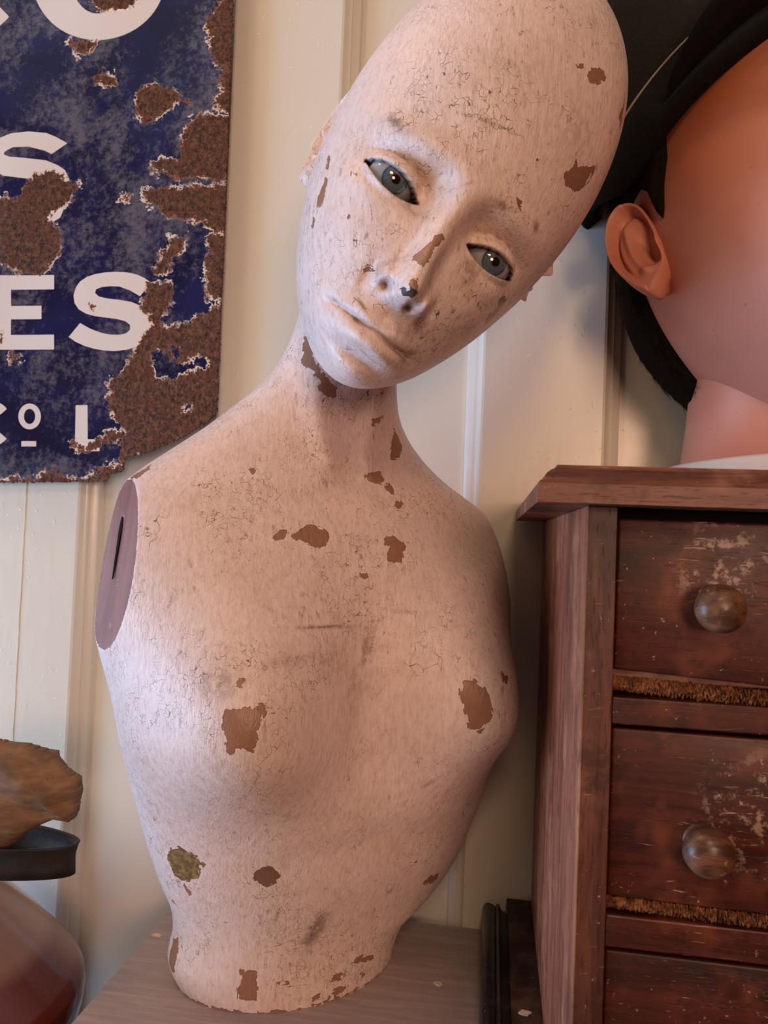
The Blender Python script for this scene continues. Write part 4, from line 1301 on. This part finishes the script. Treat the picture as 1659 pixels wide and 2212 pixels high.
k1, k4, k6 = 840 / 1659, 320 / 1659, 1000 / 1659
C1 = lambda p: cr(p, k1, 580, 0)
C4 = lambda p: cr(p, k4, 640, 560)
C6 = lambda p: cr(p, k6, 200, 850)
C7 = lambda p: cr(p, k6, 200, 1400)
chips = [
    (0, C1([(1358, 298), (1400, 290), (1440, 318), (1438, 352), (1400, 350), (1372, 350), (1362, 325)])), (0, C1([(1313, 275), (1345, 272), (1345, 295), (1318, 290)])),
    (.3, C1([(1258, 735), (1300, 715), (1312, 688), (1318, 715), (1392, 705), (1385, 735), (1350, 795), (1300, 832), (1298, 805), (1265, 790)])),
    (0, C1([(1535, 250), (1552, 300), (1564, 400), (1552, 500), (1525, 545), (1500, 555), (1495, 500), (1510, 460), (1520, 400), (1540, 330)])),
    (0, C1([(742, 1008), (735, 1040), (712, 1060), (690, 1095), (690, 1120), (660, 1140), (640, 1118), (622, 1110), (625, 1090), (655, 1070), (680, 1040), (715, 1010)])),
    (1, C1([(560, 1225), (585, 1240), (615, 1225), (630, 1240), (640, 1250), (610, 1268), (575, 1268)])), (0, C1([(612, 1195), (635, 1190), (640, 1215), (628, 1240), (612, 1225)])),
    (0, C1([(1005, 1262), (1018, 1275), (1015, 1350), (985, 1390), (940, 1418), (912, 1405), (925, 1375), (930, 1345), (965, 1325), (985, 1275)])),
    (0, C1([(405, 1135), (440, 1145), (455, 1155), (425, 1155), (410, 1158)])),
    (0, C1([(243, 755), (252, 770), (242, 830), (227, 870), (205, 892), (210, 850), (225, 800)])), (0, C1([(255, 660), (264, 668), (257, 720), (243, 725)])), (0, C1([(190, 930), (196, 940), (192, 970), (185, 960)])),
    (0, C1([(358, 732), (370, 735), (368, 752), (355, 750)])), (0, C1([(345, 915), (356, 918), (352, 931), (341, 926)])),
    (.3, C1([(1060, 850), (1080, 852), (1075, 865), (1060, 862)])), (.3, C1([(1065, 885), (1078, 890), (1095, 925), (1085, 922)])), (.3, C1([(1140, 675), (1155, 675), (1155, 690), (1140, 690)])),
    (0, C4([(95, 850), (130, 900), (180, 1050), (230, 1180), (300, 1290), (480, 1450), (440, 1460), (440, 1540), (400, 1560), (350, 1540), (300, 1500), (260, 1460), (270, 1350), (210, 1300), (200, 1260), (100, 1180), (50, 1140), (80, 1050)])),
    (0, C4([(660, 1540), (685, 1528), (712, 1545), (700, 1575), (665, 1575)])),
    (0, C6([(645, 515), (680, 480), (700, 495), (690, 515), (655, 528)])), (0, C6([(715, 510), (750, 485), (790, 472), (830, 490), (850, 510), (830, 545), (800, 558), (770, 540), (720, 522)])),
    (0, C6([(1047, 515), (1070, 510), (1115, 540), (1112, 605), (1060, 600), (1055, 575), (1065, 550), (1050, 545)])), (0, C6([(978, 285), (1030, 282), (1050, 315), (1065, 320), (1082, 360), (1065, 358), (1045, 325), (1010, 322), (985, 315)])),
    (0, C6([(1085, 385), (1105, 385), (1115, 405), (1095, 418), (1085, 405)])), (0, C6([(960, 645), (985, 650), (985, 665), (965, 660)])), (0, C6([(547, 265), (585, 268), (575, 288)])), (0, C6([(673, 228), (688, 228), (682, 243)])),
    (0, C6([(778, 130), (788, 130), (785, 150)])), (0, C6([(1080, 130), (1095, 150), (1107, 190), (1100, 232), (1070, 235), (1070, 190)])), (0, C6([(1000, 95), (1040, 80), (1030, 110), (1005, 112)])),
    (0, C6([(200, 878), (215, 872), (200, 893)])), (0, C6([(135, 303), (205, 258), (205, 275), (175, 292), (160, 310)])), (0, C6([(515, 1030), (540, 1028), (535, 1048), (520, 1045)])), (.3, C6([(1462, 985), (1474, 1010), (1490, 1000), (1488, 1045), (1475, 1040)])),
    (0, C7([(470, 250), (482, 220), (510, 215), (560, 220), (590, 200), (610, 200), (622, 235), (600, 260), (585, 300), (595, 335), (575, 375), (550, 365), (520, 355), (495, 380), (483, 370), (485, 330), (470, 285)])),
    (0, C7([(1325, 120), (1350, 110), (1375, 120), (1420, 160), (1422, 200), (1437, 245), (1410, 270), (1390, 305), (1370, 290), (1345, 298), (1345, 260), (1330, 200), (1318, 165)])),
    (2, C7([(270, 760), (280, 720), (310, 712), (360, 740), (415, 785), (385, 780), (383, 825), (330, 838), (290, 810)])), (.4, C7([(580, 805), (610, 785), (640, 782), (670, 810), (655, 840), (610, 860), (590, 840), (578, 825)])),
    (0, C7([(328, 848), (345, 865), (360, 888), (345, 888)])), (0, C7([(1178, 838), (1210, 818), (1243, 808), (1230, 835), (1195, 848)])), (0, C7([(1230, 410), (1245, 405), (1238, 430)])),
    (0, C7([(275, 1130), (290, 1040), (308, 1035), (305, 1090), (295, 1160), (285, 1160)])), (0, C7([(530, 1155), (585, 1160), (590, 1200), (595, 1265), (525, 1265), (520, 1220), (535, 1190)])),
    (0, C7([(655, 1205), (700, 1195), (708, 1200), (690, 1210), (660, 1212)])), (0, C7([(850, 1200), (870, 1165), (897, 1165), (890, 1185)])), (0, C7([(850, 1240), (880, 1215), (915, 1212), (895, 1235), (855, 1248)])),
    (0, C7([(780, 1255), (815, 1235), (815, 1255), (790, 1262)])), (0, C7([(800, 1275), (815, 1275), (810, 1288)])), (0, C7([(940, 1125), (950, 1105), (1005, 1095), (1010, 1115), (975, 1125), (945, 1132)])), (0, C7([(960, 1165), (990, 1155), (985, 1165), (965, 1185)])),
    (0, C7([(270, 890), (290, 905), (297, 917)])),
]
nB = len(BV)
chip = np.full(nB, -0.05); ckind = np.zeros(nB)


def tangent(nor):
    n = nor / np.linalg.norm(nor)
    t = np.cross(n, (0, 0, 1.0))
    if np.linalg.norm(t) < .1: t = np.cross(n, (1.0, 0, 0))
    t /= np.linalg.norm(t)
    return n, t, np.cross(n, t)


for kd, poly in chips:
    hs = [hit(*p) for p in poly]
    pts = [h[0] for h in hs if h[0] is not None]
    if len(pts) < 3: continue
    pts = np.array(pts); nor = np.mean([h[1] for h in hs if h[0] is not None], 0)
    cen = np.median(pts, 0)
    n, t, b = tangent(nor)
    rad = np.linalg.norm(pts - cen, axis=1).max()
    if rad > .05: continue
    sel = np.where(np.linalg.norm(BV - cen, axis=1) < rad + .012)[0]
    d = BV[sel] - cen
    ok = np.abs(d @ n) < rad * .8 + .004
    sel, d = sel[ok], d[ok]
    sd = poly_sdf(np.stack([d @ t, d @ b], 1), np.stack([(pts - cen) @ t, (pts - cen) @ b], 1))
    better = sd > chip[sel]
    ckind[sel[better]] = kd
    chip[sel] = np.maximum(chip[sel], sd)

dirt_shade = np.zeros(nB)  # dirt smudges, and soft darker patches by nose, cleavage and under bust
smudges = [(795, 1390, 14, 42, .2, .9), (640, 1425, 70, 14, -.15, .6), (700, 1354, 90, 4, -.02, 1.0), (470, 1475, 55, 45, 0, .55), (855, 262, 40, 16, .6, .9), (1060, 265, 70, 5, .35, .8), (1090, 445, 40, 12, .4, .9), (1158, 490, 13, 13, 0, 1.0),
           (905, 700, 40, 30, .5, .75), (1015, 585, 24, 40, .6, .7), (880, 450, 50, 10, .7, .45), (930, 600, 20, 50, .4, .5), (725, 650, 14, 7, .7, .9), (770, 695, 26, 4, .75, .9), (868, 770, 30, 8, .7, .8), (795, 770, 45, 6, .7, .6), (1000, 400, 40, 4, -.3, .6), (975, 375, 3, 30, .3, .5),
           (680, 2010, 24, 60, .12, .95), (690, 1985, 20, 20, 0, .7), (930, 1690, 30, 6, -.5, .7), (545, 1700, 6, 60, .1, .5), (770, 1500, 30, 90, .1, .35), (1010, 700, 60, 40, .6, .3), (720, 1430, 60, 40, 0, .4), (1110, 150, 90, 60, .5, .25), (870, 1320, 40, 5, .1, .6), (590, 1320, 50, 5, .5, .5), (470, 1640, 60, 70, .3, .3), (1250, 300, 60, 90, .4, .35), (770, 1180, 20, 30, .3, .3), (690, 240, 10, 40, .4, .7), (700, 210, 12, 30, .4, .8), (600, 1760, 120, 12, .1, .3)]
for px, py, sx, sy, an, amt in smudges:
    p0, n0 = hit(px, py)
    if p0 is None: continue
    ux, uy = math.cos(an), math.sin(an)
    pa, _ = hit(px + 4 * ux, py + 4 * uy)
    if pa is None: continue
    dep = (p0 - CL) @ (RC @ np.array([0, 0, -1.0]))
    mpp = dep / FPX
    n, _, _ = tangent(n0)
    t = pa - p0; t -= n * (t @ n); t /= np.linalg.norm(t); b = np.cross(n, t)
    r = max(sx, sy) * mpp * 2.2
    sel = np.where(np.linalg.norm(BV - p0, axis=1) < r + .004)[0]
    d = BV[sel] - p0
    g = np.exp(-((d @ t) / (sx * mpp)) ** 2 - ((d @ b) / (sy * mpp)) ** 2) * amt
    dirt_shade[sel] = np.maximum(dirt_shade[sel], g)
nh = len(HW)
chip[offs[3]:] = np.maximum(chip[offs[3]:], .0009 - BV[offs[3]:, 2])
dirt_shade[:nh] = np.maximum(dirt_shade[:nh], .85 * crease)  # shade painted into the lid creases
lash_nostril = np.zeros(nB); lash_nostril[:nh] = np.maximum(lash * .95, nostril * .45)  # nostril hollows painted dark, standing in for shade
# worn dark rim along the arm cuts
cutv = np.zeros(nB)
tv0 = offs[3]
bv = BV - BO
body = mesh_np('body', bv, BFc, M['paint'], bust, True, {'chip': chip, 'chip_kind': ckind, 'dirt_shade': dirt_shade, 'lash': lash_nostril})
# close the underside
me_cap = mesh_np('base_disc', TV - BO, capF, M['paint'], bust, False)


def arm_plate(mask, slot_c, slot_u, slot_n, proud, slot=True):
    fs = TF[mask]
    u = np.unique(fs)
    rm = -np.ones(len(TV), int); rm[u] = np.arange(len(u))
    V = TV[u]
    o = mesh_np('arm_plate', V - BO, rm[fs], M['plate'], bust, False, label='flat red-brown plate where the arm was cut off')
    return o, V


ol, VL = arm_plate(fcl, None, None, None, .0004)
orr, VR = arm_plate(fcr, None, None, None, .0004)
# keyhole slot in the left plate
cL = VL.mean(0)
w, v_ = np.linalg.eigh(np.cov((VL - cL).T))
nL = v_[:, 0]; uL = v_[:, 2]; sL = v_[:, 1]
if nL[0] > 0: nL = -nL
if uL[2] < 0: uL = -uL
sL = np.cross(nL, uL)
top, bot = .022, -.022
cS = cL + uL * 0.010
outl = []
for t in np.linspace(0, 1, 24, endpoint=False):
    h = math.cos(2 * math.pi * t); w_ = math.sin(2 * math.pi * t)
    wid = .0017 + .0022 * sst(-.3, .9, np.array(h))
    outl.append((h * .0215, w_ * float(wid)))
outl = np.array(outl)
Vt = np.concatenate([cS + uL * outl[:, :1] + sL * outl[:, 1:] + nL * .0009, cS + uL * outl[:, :1] * .98 + sL * outl[:, 1:] * .9 + nL * .0002])
nn = len(outl)
Fs = [list(range(nn))] + [[i, (i + 1) % nn, nn + (i + 1) % nn, nn + i] for i in range(nn)]
me = bpy.data.meshes.new('slot'); me.from_pydata((Vt - BO).tolist(), [], Fs); me.materials.append(M['shadow'])
link(bpy.data.objects.new('slot', me), ol)

EYEM = mat_eye(0.66 * S1, srgb(96, 112, 130))
eyeball(bust, R1, T1, S1, -1, (0.05, -0.06), EYEM)
eyeball(bust, R1, T1, S1, 1, (0.05, -0.06), EYEM)

# loose flakes of paint
for i, (px, py, z, sz, lab) in enumerate(((945, 2126, 0.0, .0042, 'loose cream paint flake on the table right of the bust'), (338, 2022, 0.0, .0040, 'loose cream paint flake on the table left of the bust'), (1136, 2190, PZ, .0046, 'loose pale paint flake on the dark plinth beside the drawers'))):
    p = on_z(px, py, z)
    rg = np.random.default_rng(20 + i)
    k = 9
    a = np.linspace(0, 2 * np.pi, k, endpoint=False)
    r = sz * (.6 + .6 * rg.random(k))
    top_ = np.stack([r * np.cos(a), r * np.sin(a) * .6, .0008 + .0007 * rg.random(k)], 1)
    bot_ = top_ * np.array((1, 1, 0)) * .96 + np.array((0, 0, .0001))
    V = np.concatenate([top_, bot_])
    me = bpy.data.meshes.new('paint_flake')
    me.from_pydata(V.tolist(), [], [list(range(k)), list(range(2 * k - 1, k - 1, -1))] + [[j, k + j, k + (j + 1) % k, (j + 1) % k] for j in range(k)])
    me.materials.append(M['flake'])
    o = link(bpy.data.objects.new('paint_flake', me), None, lab, 'paint flake', 'loose paint flakes')
    o.location = p
